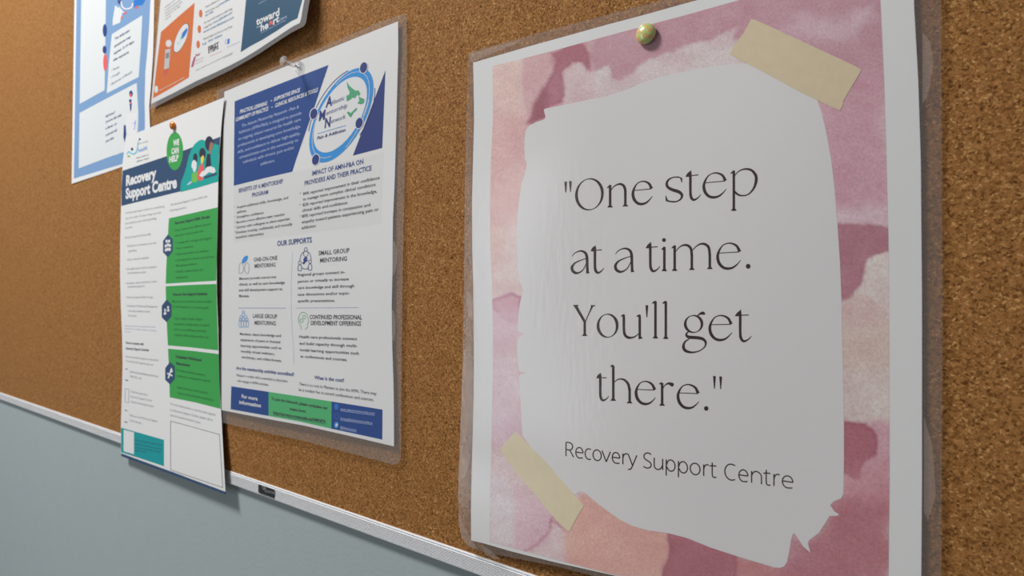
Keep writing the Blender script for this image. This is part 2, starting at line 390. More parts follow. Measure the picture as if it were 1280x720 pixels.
# pigment: computed per vertex from layered washes of colour
def vnoise(x, y, seed=0):
    r = np.random.default_rng(seed).random((256, 256)); xi = np.floor(x).astype(int); yi = np.floor(y).astype(int)
    fx = x-xi; fy = y-yi; fx = fx*fx*(3-2*fx); fy = fy*fy*(3-2*fy); xi %= 255; yi %= 255
    return (r[xi, yi]*(1-fx)+r[xi+1, yi]*fx)*(1-fy) + (r[xi, yi+1]*(1-fx)+r[xi+1, yi+1]*fx)*fy
def fbm(x, y, seed=0, o=4):
    s_ = 0; a = 0.5
    for k in range(o): s_ = s_ + a*vnoise(x*2**k+17*k, y*2**k+31*k, seed+k); a *= 0.5
    return s_/0.9375 - 0.5
def sdist(px, py, poly):
    P = np.array(poly, float); n = len(P); d = np.full(px.shape, 1e9); ins = np.zeros(px.shape, bool)
    for i in range(n):
        a = P[i]; b = P[(i+1) % n]; e = b-a; wx = px-a[0]; wy = py-a[1]
        t = np.clip((wx*e[0]+wy*e[1])/(e@e+1e-9), 0, 1); d = np.minimum(d, np.hypot(wx-e[0]*t, wy-e[1]*t))
        c = ((a[1] > py) != (b[1] > py)) & (px < (b[0]-a[0])*(py-a[1])/((b[1]-a[1]) if b[1] != a[1] else 1e-9)+a[0]); ins ^= c
    return np.where(ins, d, -d)
c1 = crop(560, 0, 3.6); c2 = crop(860, 0, 3.6); c4 = crop(860, 200, 3.6); c6 = crop(860, 400, 3.6); c8 = crop(860, 520, 3.6); c7 = crop(560, 520, 3.6); c5 = crop(560, 400, 3.6); c3 = crop(560, 200, 3.6)
# (outline, colour, paper white there, edge softness px, warp px, dark rim strength, opacity)
WASH = [
 ([(600, 40), (652, 40), (652, 160), (600, 260)], (208, 178, 170), 203, 6, 3, 0, 1),
 ([(600, 140), (665, 140), (665, 300), (600, 320)], (206, 164, 162), 203, 18, 8, 0, .9),
 ([(600, 290), (665, 270), (665, 380), (600, 380)], (206, 184, 180), 203, 14, 8, 0, .9),
 ([(600, 275), (632, 275), (630, 330), (615, 342), (600, 340)], (206, 172, 166), 203, 8, 8, 0, .7),
 ([(651, 20), (740, 20), (740, 150), (664, 165), (655, 130)], (198, 158, 160), 203, 3, 2, .0, 1),
 ([(735, -80), (1170, -80), (1170, 110), (1060, 110), (1000, 80), (860, 60), (800, 90), (760, 100), (738, 90)], (176, 131, 142), 194, 5, 7, 0.1, 1),
 (c1((640, 330), (665, 322), (720, 300), (735, 352), (800, 362), (870, 290), (960, 243), (1090, 205), (1290, 130), (1290, 330), (1080, 335), (700, 460), (640, 460)), (196, 178, 180), 198, 4, 6, 0, 1),
 (c1((455, 232), (560, 205), (598, 195), (635, 240), (637, 318), (618, 318), (598, 285), (560, 290), (522, 320), (532, 400), (512, 470), (436, 492), (436, 530), (372, 560), (345, 565), (395, 470), (440, 385), (480, 330), (490, 275)), (168, 104, 119), 203, 3.5, 4, 0.18, 1),
 (c1((460, 260), (520, 205), (610, 200), (635, 250), (600, 285), (540, 280), (490, 320)), (163, 90, 104), 203, 5, 4, 0, .6),
 (c1((370, 560), (385, 470), (430, 400), (450, 440), (440, 485), (440, 530)), (148, 76, 92), 203, 5, 3, 0, .9),
 (c1((525, 335), (560, 292), (600, 288), (620, 330), (650, 330), (655, 450), (520, 475)), (200, 174, 176), 203, 4, 4, 0, 1),
 (c2((0, 215), (60, 195), (130, 205), (230, 190), (240, 300), (0, 330)), (190, 176, 176), 192, 5, 6, 0, 1),
 (c2((400, 120), (480, 70), (640, 90), (830, 50), (850, 90), (700, 200), (560, 180)), (184, 158, 168), 188, 9, 12, 0, .75),
 (c2((560, 330), (900, 330), (905, 1000), (560, 1000)), (178, 133, 146), 188, 12, 10, 0, .9),
 (c4((640, -30), (930, -30), (930, 200), (650, 200)), (176, 132, 146), 186, 14, 10, 0, .8),
 (c4((660, 215), (780, 225), (910, 200), (910, 290), (660, 285)), (186, 164, 172), 184, 10, 8, 0, .8),
 (c4((660, 283), (930, 297), (930, 420), (880, 415), (815, 460), (790, 540), (745, 580), (745, 610), (690, 640), (640, 640)), (154, 102, 114), 184, 3.5, 5, 0.05, 1),
 (c4((900, 415), (860, 425), (820, 460), (800, 530), (750, 575), (750, 600), (690, 640), (660, 760), (930, 760), (930, 415)), (184, 172, 168), 182, 3, 5, 0, 1),
 (c4((690, 640), (750, 590), (800, 600), (900, 680), (930, 900), (640, 900)), (178, 152, 148), 182, 6, 6, 0.05, .9),
 (c6((680, 60), (930, 20), (930, 250), (680, 250)), (178, 160, 150), 182, 10, 10, 0, .8),
 (c6((680, 250), (930, 230), (930, 450), (680, 470)), (178, 166, 160), 180, 12, 10, 0, .9),
 (c6((690, 465), (800, 460), (860, 440), (930, 450), (930, 900), (690, 900)), (172, 131, 140), 180, 5, 6, 0, 1),
 (c8((690, 28), (800, 27), (840, 60), (860, 115), (855, 180), (810, 205), (780, 245), (775, 290), (690, 250)), (150, 86, 99), 180, 2.5, 4, 0.2, 1),
 (c8((700, 260), (910, 200), (920, 420), (640, 420)), (170, 116, 124), 180, 12, 10, 0, .7),
 (c8((640, 380), (930, 380), (930, 800), (360, 800), (440, 640), (560, 540)), (152, 88, 98), 180, 16, 14, 0, .9),
 (c8((-100, 500), (100, 560), (430, 680), (560, 800), (-100, 800)), (168, 108, 111), 182, 14, 12, 0, 1),
 (c8((440, 500), (560, 560), (560, 720), (420, 720)), (158, 102, 114), 180, 10, 10, 0, .7),
 (c7((540, 430), (620, 330), (700, 390), (900, 500), (992, 520), (992, 650), (960, 730), (540, 730), (520, 600)), (204, 158, 146), 200, 6, 6, 0.05, 1),
 (c7((988, 520), (1100, 520), (1300, 600), (1300, 800), (955, 800), (965, 690), (990, 650)), (160, 98, 108), 190, 2.0, 3, 0.1, 1),
 (c3((185, 632), (235, 612), (270, 600), (292, 592), (310, 604), (336, 612), (320, 735), (290, 735), (245, 715), (222, 690), (200, 672), (185, 665)), (198, 150, 164), 203, 1.6, 2, 0.32, 1),
 (c5((180, -60), (350, -60), (345, 60), (300, 100), (270, 150), (200, 185), (180, 185)), (202, 166, 180), 203, 6, 8, 0, .75),
 (c5((180, 170), (260, 175), (330, 280), (340, 480), (180, 500)), (204, 182, 190), 203, 12, 12, 0, .9),
 (c5((190, 440), (330, 440), (335, 560), (190, 560)), (200, 166, 182), 203, 12, 10, 0, .7),
 (c7((187, 240), (300, 300), (300, 590), (187, 590)), (203, 192, 196), 203, 6, 6, 0, .9),
 (c7((300, 300), (470, 450), (440, 560), (340, 610), (300, 600)), (204, 170, 182), 203, 6, 6, 0, .7),
]
CRACK = [c7((345, 606), (385, 580), (420, 555), (450, 520), (462, 480), (480, 448)), c7((470, 470), (500, 490), (520, 510))]
def pigment(px, py):
    wx = fbm(px/30, py/30, 3)*2; wy = fbm(px/30, py/30, 9)*2; fx = fbm(px/7, py/7, 21, 3)*2; fy = fbm(px/7, py/7, 27, 3)*2
    col = np.tile(np.array(alb((203, 178, 180), 203)), (len(px), 1))
    for poly, c, ref, soft, warp, rim, op in WASH:
        soft = soft*(1.35 if soft > 4 else 0.9)
        d = sdist(px + wx*warp + fx*warp*.4, py + wy*warp + fy*warp*.4, poly)
        m = smooth01(-soft, soft, d)*op
        cc = np.array(alb(c, ref))[None]*np.ones((len(px), 1))
        if rim:
            r = np.exp(-((d-2.2)/2.0)**2)*rim; cc = cc*(1-r[:, None]*np.array([.55, 1.1, .8])[None])
        col = col*(1-m[:, None]) + cc*m[:, None]
    for ln in CRACK:
        P = np.array(ln); d = np.full(px.shape, 1e9)
        for a, b in zip(P[:-1], P[1:]):
            e = b-a; t = np.clip(((px+fx*4-a[0])*e[0]+(py+fy*4-a[1])*e[1])/(e@e), 0, 1); d = np.minimum(d, np.hypot(px+fx*4-a[0]-e[0]*t, py+fy*4-a[1]-e[1]*t))
        r = np.exp(-(d/2.2)**2)*0.5; col = col*(1-r[:, None]*np.array([.3, .8, .6])[None])
    tone = 1 + 0.22*fbm(px/24, py/18, 40, 5) + 0.16*fbm(px/3.2, py/2.2, 60, 2) + 0.05*(vnoise(px/1.6, py/1.6, 55)-.5)
    grey = col@np.array([.3, .5, .2]); col = col*.90 + grey[:, None]*.10
    sat = np.stack([tone**0.6, tone**1.4, tone**1.2], 1)
    return np.clip(col*sat, 0.01, 0.9)
# printed rectangle, bounded by traced edges
def edge(pts, t): P = np.array(pts, float); return np.interp(t, P[:, 0], P[:, 1])
top_e = [(612, 84), (615.6, 82.8), (687.8, 64.4), (770, 42), (860, 18), (924, 0), (1020, -27), (1100, -50)]
bot_e = [(610, 677), (612, 677.5), (660, 690.3), (700, 701), (760, 716.5), (900, 751), (1110, 799)]
lef_e = [(60, 615.6), (82.8, 615.6), (110, 615.9), (150, 616.2), (200, 613.6), (260, 612.5), (310, 613), (350, 614.8), (400, 615.8), (450, 616.2), (520, 614.8), (580, 613.6), (640, 612.2), (700, 611.8)]
rig_e = [(-60, 1098), (0, 1100.3), (100, 1105), (200, 1108), (300, 1110.5), (400, 1111.4), (600, 1112), (720, 1110.6), (820, 1109)]
NU, NV = 330, 420
V, fc = [], []
uu, vv = np.meshgrid(np.linspace(0, 1, NU), np.linspace(0, 1, NV), indexing='ij'); uu = uu.ravel(); vv = vv.ravel()
uu_p = 1-(1-uu)**1.0
px = 614 + uu_p*(1108-614); 
for _ in range(3):
    yt = edge(top_e, px); yb = edge(bot_e, px); py = yt + vv*(yb-yt)
    l_ = edge(lef_e, py); r_ = edge(rig_e, py); px = l_ + uu_p*(r_-l_)
xz = WA(px, py)
fc = [(i*NV+j, i*NV+j+1, (i+1)*NV+j+1, (i+1)*NV+j) for i in range(NU-1) for j in range(NV-1)]
M_WASH = attr_material('watercolour_print', 0.6, 0.10)
wash = pink.mesh('watercolour_print', xz, fc, M_WASH, 4, label='pink and rose watercolour border')
ca = wash.data.color_attributes.new('pigment', 'FLOAT_COLOR', 'POINT')
cc = pigment(px, py); ca.data.foreach_set('color', np.concatenate([cc, np.ones((len(cc), 1))], 1).ravel().astype(np.float32))

blob = [(680.8, 136), (710, 130), (740.5, 123.6), (754, 122), (782, 112.5), (810, 101), (838, 93), (860, 88.5), (888, 83), (924, 79), (960, 80), (1000, 100), (1021, 123.6), (1026.7, 139), (1032, 161), (1039, 198.6), (1043, 233), (1046.7, 277.8), (1050, 327.8), (1052, 377.8), (1053, 430), (1054, 480), (1055, 528), (1055, 575), (1054.4, 612), (1054, 618), (1051.7, 622.8), (1042, 627), (1037.8, 631.7), (1043, 639.4), (1049, 643), (1046, 645), (1037, 645), (1032, 653.3), (1023.9, 665.8), (1011, 675.6), (1010.2, 680), (1013, 690.8), (1004, 683), (997.5, 672.8), (993.4, 666.9), (991, 667.5), (989, 674), (987.5, 684), (986, 692), (983.6, 703), (980, 708.2), (975, 709.9), (968, 709.4), (926.7, 697), (887.8, 684.4), (860, 673), (835, 666.4), (810, 663), (790.6, 657.5), (773.9, 649), (748.9, 631), (733, 617.5), (729.4, 615.2), (725, 614.4), (719.7, 617.8), (700, 610), (653.5, 545), (652, 530), (651.7, 520), (650, 491.7), (649, 471), (650.5, 468.5), (657.5, 466.2), (649.5, 464.3), (647.5, 455), (646.7, 444), (646.5, 432), (647.5, 424), (650.5, 420), (656, 417.2), (647, 414.2), (646.9, 406), (648, 394), (650, 378), (652.5, 369), (654, 361), (649, 351), (646.9, 333), (646.2, 315), (646, 297.5), (651.7, 295.8), (645.8, 293.5), (646.7, 269), (648.8, 250), (651.7, 230.6), (657, 214), (658.6, 207), (657.8, 203), (655.8, 198), (655.6, 185), (655.8, 172), (657, 164.5), (659.5, 159.5), (662.8, 156.4), (671, 152.4), (680, 149.3), (681.8, 147), (681.7, 144.5), (680.2, 140), (679.9, 137.2)]
M_BLOB = mat('printed_centre_white', (205, 203, 203), 0.62, 208, 0.01, 400)
cen = pink.poly('printed_centre', [blob], M_BLOB, 5, label='torn-edged white centre panel')
M_TAPE = mat('printed_tape_beige', (188, 174, 146), 0.6, 196, 0.06, 260)
M_TAPE2 = mat('printed_tape_pale', (202, 190, 162), 0.6, 204, 0.06, 260)
pink.poly('printed_tape', [[(939, 23.6), (944, 24.8), (1010, 55), (1070, 83), (1076.7, 87.5), (1072, 96), (1066, 106), (1057, 121), (1054, 127), (1054, 130), (1050, 138), (1041, 134.5), (1000, 115), (960, 93), (912, 68), (914, 64), (920, 53), (929, 42)]], M_TAPE, 6, label='beige tape strip at the upper right')
pink.poly('printed_tape', [[(644.7, 539.4), (648, 543), (680, 575), (730, 632.5), (726, 638), (718, 652), (713, 662), (711.4, 664.4), (705, 660), (690, 644), (660, 608), (640, 583), (625, 563), (630, 555), (639, 545)]], M_TAPE2, 6, label='beige tape strip at the lower left')

# hero lettering drawn with contrast strokes: u 0..1 across, v 0..1 up, width in stems
def ring(cx, cy, rx, ry, phi, lo=.28, hi=1.15, n=22):
    return [(cx+rx*math.cos(2*math.pi*i/n), cy+ry*math.sin(2*math.pi*i/n), lo+(hi-lo)*abs(math.cos(2*math.pi*i/n-math.radians(phi)))**1.6) for i in range(n+1)]
def stem(u, v1, v0, h=0, flag=True, wfoot=2.5):
    out = [[(u, v1, 1.0), (u, v0+.07, 1.0), (u, v0+.035, 1.15), (u, v0+.012, wfoot*.72), (u, v0, wfoot)]]
    return out
G = {}
G['O'] = [ring(.5, .5, .455, .485, 18)]
G['o'] = [ring(.5, .5, .445, .475, 18)]
G['n'] = stem(.14, .96, .0) + stem(.84, .6, .0) + [[(0, .84, .25), (.10, .90, .7), (.15, .955, .5)], [(.17, .72, .3), (.3, .87, .35), (.46, .955, .55), (.62, .97, .85), (.76, .89, 1.05), (.83, .72, 1.05), (.84, .5, 1)]]
G['e'] = [[(.09, .625, .3), (.95, .648, .34)], [(.955, .66, 1.4), (.92, .74, 1.1), (.84, .87, .95), (.68, .96, .7), (.48, .985, .45), (.27, .91, .4), (.12, .72, .75), (.055, .5, 1.1), (.11, .26, 1.2), (.27, .09, 1.1), (.47, .035, 1.0), (.68, .07, .75), (.86, .19, .45), (1, .34, .2)]]
G['s'] = [[(.93, .76, .2), (.91, .86, .6), (.89, .95, .8)], [(.93, .93, .3), (.72, .985, .5), (.42, .985, .45), (.17, .9, .7), (.07, .75, 1.0), (.15, .60, 1.1), (.42, .49, 1.25), (.75, .40, 1.3), (.93, .27, 1.1), (.88, .12, .7), (.66, .025, .5), (.4, .02, .6), (.04, .08, .6)], [(.02, .28, .2), (.045, .18, .6), (.08, .08, .9)]]
G['t'] = [[(.31, .97, .6), (.31, .85, 1), (.31, .3, 1), (.35, .12, 1.1), (.48, .025, 1.0), (.66, .03, .65), (.86, .1, .4), (1, .18, .2)], [(.3, .825, .35), (.83, .84, .38)], [(.05, .815, .7), (.2, .86, 1.6), (.34, .9, 1.9)], [(0, .80, .3), (.36, 1.0, .3)]]
G['p'] = stem(.125, .97, .0) + [[(0, .905, .25), (.08, .93, .7), (.14, .965, .5)], [(.16, .85, .3), (.32, .95, .4), (.55, .99, .65), (.78, .95, .95), (.93, .83, 1.15), (.955, .70, 1.15), (.88, .53, .85), (.7, .39, .5), (.5, .35, .5), (.3, .375, .75), (.15, .46, .9)]]
G['a'] = [[(.05, .76, .2), (.2, .9, .35), (.42, .98, .5), (.62, .975, .8), (.79, .88, 1.05), (.86, .7, 1.1), (.875, .4, 1.05), (.89, .08, 1.05), (.91, .0, 1.5)], [(.86, .025, .5), (1, .015, .25)], [(.86, .665, .3), (.5, .575, .4), (.2, .46, .65), (.05, .29, 1.05), (.09, .12, 1.15), (.26, .025, 1.0), (.45, .045, .6), (.66, .17, .4), (.85, .47, .3)]]
G['i'] = stem(.45, .97, 0) + [[(0, .86, .25), (.25, .90, .7), (.5, .965, .6)]]
G['l'] = stem(.52, .985, 0) + [[(0, .925, .25), (.25, .95, .7), (.55, .985, .6)]]
G['m'] = stem(.075, .95, 0) + stem(.49, .6, .015) + stem(.925, .6, .03) + [[(0, .85, .25), (.05, .9, .7), (.085, .95, .5)], [(.1, .73, .3), (.19, .88, .4), (.29, .955, .7), (.4, .93, 1.0), (.47, .8, 1.05), (.49, .55, 1)], [(.51, .76, .3), (.6, .9, .4), (.71, .985, .7), (.82, .96, 1.0), (.9, .83, 1.05), (.925, .55, 1)]]
G['Y'] = stem(.53, .48, 0, wfoot=2.4) + [[(.1, .985, 1.2), (.3, .74, 1.1), (.53, .46, 1.0)], [(.88, .985, .8), (.74, .76, .45), (.56, .47, .4)], [(0, .985, .45), (.24, .985, .45)], [(.8, .985, .45), (1, .985, .45)]]
G['u'] = [[(.13, .985, .8), (.135, .8, 1), (.14, .35, 1), (.19, .13, 1.1), (.34, .03, 1.05), (.52, .03, .7), (.68, .09, .45), (.82, .2, .3)], [(.86, .985, .8), (.865, .8, 1), (.87, .1, 1.0), (.885, .03, 1.3), (.9, .0, 1.8)], [(.88, .02, .5), (1, .005, .25)], [(0, .91, .25), (.08, .94, .7), (.14, .985, .5)], [(.72, .91, .25), (.8, .94, .7), (.87, .985, .5)]]
G['h'] = stem(.14, .97, .04) + stem(.9, .4, .0) + [[(0, .95, .25), (.07, .965, .7), (.15, .99, .5)], [(.17, .53, .3), (.34, .61, .4), (.52, .635, .6), (.7, .6, .9), (.84, .5, 1.05), (.895, .35, 1.0)]]
G['r'] = stem(.2, .96, 0) + [[(0, .91, .25), (.12, .94, .7), (.2, .98, .5)], [(.25, .73, .3), (.38, .87, .35), (.52, .94, .6), (.68, .96, 1.0), (.84, .925, 1.5), (.95, .90, 1.1)]]
G['g'] = [ring(.476, .71, .355, .205, 20, .3, 1.1), [(.63, .905, .3), (.74, .955, .7), (.86, .975, 1.3), (.96, .955, .7)], [(.28, .53, .3), (.17, .47, .7), (.2, .41, 1.1), (.35, .385, 1.25), (.64, .375, 1.25), (.87, .345, 1.15), (.985, .27, .9), (.95, .16, .5), (.73, .06, .4), (.42, .018, .7), (.14, .055, 1.15), (.045, .15, 1.1), (.11, .27, .7), (.3, .35, .35)]]
G["'"] = [[(.5, 1.0, .7), (.5, .93, 1.05), (.5, .5, .75), (.5, 0, .35)]]
G['.'] = None
M_INK = mat('dark_plum_ink', (40, 14, 20), 0.6, 200)
STEM = 3.15
FEET = {'n': [(.14, 0), (.84, 0)], 'm': [(.075, 0), (.49, .015), (.925, .03)], 'i': [(.45, 0)], 'l': [(.52, 0)], 'h': [(.14, .04), (.9, 0)], 'r': [(.2, 0)], 'p': [(.125, 0)], 'Y': [(.53, 0)]}
def glyph(ch, x0, x1, yt, yb, sl, V, Fc, k=1.0):
    xc = (x0+x1)/2
    if ch == '.':
        r = (x1-x0)/2; b = len(V); V.append((xc, (yt+yb)/2)); n = 18
        for i in range(n): V.append((xc+r*math.cos(2*math.pi*i/n), (yt+yb)/2+r*1.03*math.sin(2*math.pi*i/n)))
        Fc.extend([(b, b+1+i, b+1+(i+1) % n) for i in range(n)]); return
    for u, v in FEET.get(ch, []):                        # bracketed slab under each stem
        X = x0+u*(x1-x0); Y = yb-v*(yb-yt)+sl*(X-xc)
        V_ = [(X-3.3, Y-.1-sl*3.3), (X+3.3, Y-.1+sl*3.3), (X+3.1, Y-.9+sl*3.1), (X+1.7, Y-2.6), (X-1.7, Y-2.6), (X-3.1, Y-.9-sl*3.1)]
        b = len(V); V.extend(V_); Fc.append(tuple(range(b, b+6)))
    for s_ in G[ch]:
        st = [(x0+u*(x1-x0), yb-v*(yb-yt)+sl*(x0+u*(x1-x0)-xc), wd*STEM*k) for u, v, wd in s_]
        stroke_strip(st, V, Fc, 6)
LINES = [
 (-.062, [("'", 705.6, 708.6, 226.8, 240.6), ("'", 711.6, 714.4, 226.3, 239.9), ('O', 718.9, 754.6, 222.9, 262.8), ('n', 758.8, 786.0, 229.4, 258.6), ('e', 789.7, 815.4, 226.3, 256.0), ('s', 831.8, 853.8, 221.2, 252.6), ('t', 857.1, 876, 212.9, 250.4), ('e', 878.1, 907.9, 215.8, 247.7), ('p', 913, 946.7, 210.8, 262.5)]),
 (-.026, [('a', 713.9, 736.8, 313.4, 341.8), ('t', 738.6, 754.9, 306.8, 341.5), ('a', 768, 792.9, 310.2, 340.2), ('t', 807.4, 825, 302.6, 339.6), ('i', 826.8, 834.8, 307.6, 338.8), ('.', 827.5, 832.3, 297.6, 302.4), ('m', 839.4, 891.1, 304.6, 337.9), ('e', 895.3, 925.8, 303.5, 336.8), ('.', 932.2, 938.1, 329.8, 335.8)]),
 (.012, [('Y', 716.4, 743.8, 381.4, 420.0), ('o', 746.1, 772.9, 392, 422.2), ('u', 776.1, 803.2, 392.8, 422.8), ("'", 806.8, 810.2, 381.4, 396.5), ('l', 815, 823.2, 375.8, 422.8), ('l', 828, 836.1, 375.8, 423.4), ('g', 852.9, 882.4, 390.0, 441.4), ('e', 885.6, 915.1, 393.9, 426.1), ('t', 918.9, 939.3, 387.2, 427.1)]),
 (.07, [('t', 745.6, 760.9, 466.3, 500.9), ('h', 762.8, 789.7, 456.6, 503.4), ('e', 793.6, 819.4, 476.3, 506.0), ('r', 823.8, 842.8, 478, 507.4), ('e', 845.9, 873.8, 480.2, 511.2), ('.', 879.9, 885.5, 507.7, 513.3), ("'", 891.4, 894.6, 470, 485.8), ("'", 899.2, 902.4, 470.5, 486.2)]),
]
for sl, gl in LINES:
    word = []; words = []
    for g_ in gl:                                        # a wide gap starts a new word
        if word and g_[1]-word[-1][2] > 8: words.append(word); word = []
        word.append(g_)
    words.append(word)
    for wd_ in words:
        V, fc = [], []
        for ch, x0, x1, yt, yb in wd_: glyph(ch, x0, x1, yt, yb, sl, V, fc)
        pink.mesh('quote_word', WA([v[0] for v in V], [v[1] for v in V]), fc, M_INK, 6, cen)
# signature line in a light monoline sans: units are cap heights up, glyph width across
XH = .745
def arc(cx, cy, rx, ry, a0, a1, n=10): return [(cx+rx*math.cos(math.radians(a0+(a1-a0)*i/n)), cy+ry*math.sin(math.radians(a0+(a1-a0)*i/n))) for i in range(n+1)]
H2 = XH/2
S_ = {
 'R': [[(0, 0), (0, 1)], [(0, .99), (.35, 1.0), (.62, .97), (.82, .87), (.86, .74), (.8, .6), (.6, .5), (.35, .47), (0, .47)], [(.48, .47), (1, 0)]],
 'e': [[(.05, .39), (.97, .39)], [(.97, .39)] + arc(.5, H2, .47, H2, 15, 285, 14) + [(.8, .02), (.93, .055)]],
 'c': [[(.95, XH-.04)] + arc(.62, H2, .6, H2, 70, 290, 12) + [(.95, .045)]],
 'o': [arc(.5, H2, .5, H2, 0, 360, 20)],
 'v': [[(0, XH), (.5, 0)], [(.5, 0), (1, XH)]],
 'r': [[(.05, 0), (.05, XH)], [(.05, .42), (.2, .62), (.45, .73), (.75, .76), (1, .735)]],
 'y': [[(0, XH), (.5, 0)], [(1, XH), (.5, 0), (.34, -.2), (.2, -.28), (-.02, -.29)]],
 'S': [[(.93, .93), (.7, 1.0), (.45, 1.0), (.2, .92), (.08, .76), (.17, .6), (.45, .5), (.78, .4), (.95, .24), (.85, .08), (.58, -.01), (.3, -.01), (.02, .06)]],
 'u': [[(0, XH), (0, .27), (.08, .08), (.36, -.01), (.68, .04), (.92, .2), (.97, .32)], [(1, XH), (1, 0)]],
 'p': [[(0, XH), (0, -.33)], [(.0, .33)] + arc(.53, H2, .47, H2, 150, -150, 16) + [(.02, .28)]],
 't': [[(.4, .95), (.4, .2), (.5, .04), (.72, -.005), (1, .03)], [(0, .70), (.4, .745), (.97, .745)]],
 'C': [[(.98, .94)] + arc(.62, .495, .6, .51, 68, 292, 14) + [(.97, .045)]],
 'n': [[(0, 0), (0, XH)], [(0, .45), (.12, .62), (.36, .745), (.66, .73), (.9, .62), (1, .45), (1, 0)]],
}
V, fc = [], []
sg = crop(690, 540, 4)
for ch, a, b in (('R', 70, 108), ('e', 118, 156), ('c', 165, 196), ('o', 205, 246), ('v', 250, 292), ('e', 300, 340), ('r', 353, 380), ('y', 381, 424), ('S', 456, 498), ('u', 511, 553), ('p', 571, 615), ('p', 632, 677), ('o', 691, 740), ('r', 757, 783), ('t', 787, 822), ('C', 863, 917), ('e', 933, 981), ('n', 998, 1047), ('t', 1057, 1092), ('r', 1108, 1138), ('e', 1150, 1206)):
    for st in S_[ch]:
        pts = []
        for u, v in st:
            X = a+u*(b-a); hgt = 70+11*(X-70)/1137; Y = 120.5+.1435*(X-70) - v*hgt
            pts.append((690+X/4, 540+Y/4, 1.45))
        stroke_strip(pts, V, fc, 4, smooth=len(pts) > 3)
pink.mesh('signature_lettering', WA([v[0] for v in V], [v[1] for v in V]), fc, M_INK, 6, cen)
pink.poly('laminate_front', [outer], M_FILM_PINK, 14, cell=0.004)

# ------------------------------------------------------------------ mentorship poster
def lift_amn(x, z):
    u = (x+0.52)/0.232; v = z-1.5
    return 0.0013 + 0.0012*np.sin(np.clip(u, 0, 1)*math.pi) + 0.0016*smooth01(-0.02, -0.11, v) + 0.0006*np.cos(v*30)*smooth01(.6, 1, u) + 0.0004*u
amn = Sheet('mentorship_poster', 'laminated blue and white mentorship network poster with circular logo, hanging from the clear pushpin', 'poster', (380, 540), lift_amn)
M_NAVY = mat('print_royal_blue', (18, 62, 128), 0.6, 208)
M_NAVY2 = mat('print_indigo', (30, 48, 114), 0.6, 208)
M_SKY = mat('print_sky_blue', (42, 134, 200), 0.6, 208)
M_GREEN = mat('print_mint_green', (70, 164, 104), 0.6, 208)
M_GREEN2 = mat('print_map_green', (70, 152, 112), 0.6, 208)
M_DARK = mat('print_black', (44, 44, 50), 0.6, 208)
M_GREY = mat('print_grey', (120, 120, 124), 0.6, 208)
M_HEAD = mat('print_heading_blue', (36, 58, 118), 0.6, 208)
M_LIGHT = mat('print_pale_blue', (172, 184, 214), 0.6, 208)
M_WHITE = mat('print_white', (207, 207, 208), 0.6, 208)
M_LINE = mat('print_lavender_line', (140, 146, 185), 0.6, 208)
M_PANEL = mat('print_faint_grey', (203, 203, 203), 0.6, 208)
amn_out = [(271, 113), (300, 101.5), (400, 60), (470, 29.5), (500, 18.6), (504, 18), (507.5, 20), (508.5, 24), (508.6, 90), (506.5, 200), (504, 300), (502.6, 400), (501.6, 500), (501.4, 568), (500.5, 575), (497.5, 579.5), (492, 581), (440, 567), (380, 551), (320, 538), (277, 528), (268, 526)]
amn.poly('laminate_margin', [amn_out], M_POUCH_PLAIN, 0, label='clear laminate margin')
for pt in ([(490.5, 300), (493.5, 302), (496.5, 312), (496, 328), (494, 340), (490.5, 346)], [(489.6, 386), (492.5, 389), (494.4, 402), (494, 418), (492, 427), (490, 424)]):
    amn.poly('contact_patch', [pt], M_TOUCH, 1, label='paler patch where the laminate touches the cork')
amn_p = [(280.4, 114.8), (340, 90), (420, 57.5), (470, 37.5), (497.5, 26.7), (497.8, 60), (496.7, 104), (495.5, 150), (494.0, 204), (493, 235), (491.2, 273), (490.8, 307), (490.5, 342), (489.6, 383), (490.3, 434), (491.9, 480), (492.3, 510), (492.5, 558), (440, 545.6), (380, 532), (320, 521), (276.9, 512.6), (277.3, 420), (278, 300), (279, 200)]
amn.poly('paper_sheet', [amn_p], M_PAPER, 3, thick=0.0002)
hd = amn.poly('header_panel', [[(293.3, 126.7), (340, 108.5), (410.7, 81.2), (395, 128), (370, 200), (365.4, 214.6), (330, 222.8), (292.2, 232.2), (292.6, 180)]], M_NAVY, 4, label='royal blue header panel')
amn.poly('corner_triangle', [[(481.8, 87.8), (477.8, 184.9), (441, 194.6)]], M_NAVY2, 4, label='indigo triangle')
amn.poly('text_panel', [[(292, 233), (366, 215.5), (480, 190), (476, 280), (292, 303)]], M_PANEL, 3.5)
a7 = crop(270, 70, 4.8); a8 = crop(370, 60, 4.5)
def tl(sheet, cr, block, lines, cap, m, layer=5, bold=0.0, shear=0, parent=None, res=2):
    for s_, a, b in lines: 
        p0, p1 = cr(a, b); text(sheet, block, s_, p0, p1, cap, m, layer, bold, shear, parent, res)
tl(amn, a7, 'header_lettering', [('PRACTICAL LEARNING', (143, 345), (308, 293)), ('SUPPORTIVE SPACE', (347, 272), (505, 213)), ('COMMUNITY OF PRACTICE', (118, 393), (315, 325)), ('CLINICAL RESOURCES & TOOLS', (355, 308), (612, 212)), ('-', (328, 277), (336, 274)), ('-', (332, 315), (340, 312))], 4.6, M_WHITE, 5, .03, .25, hd)
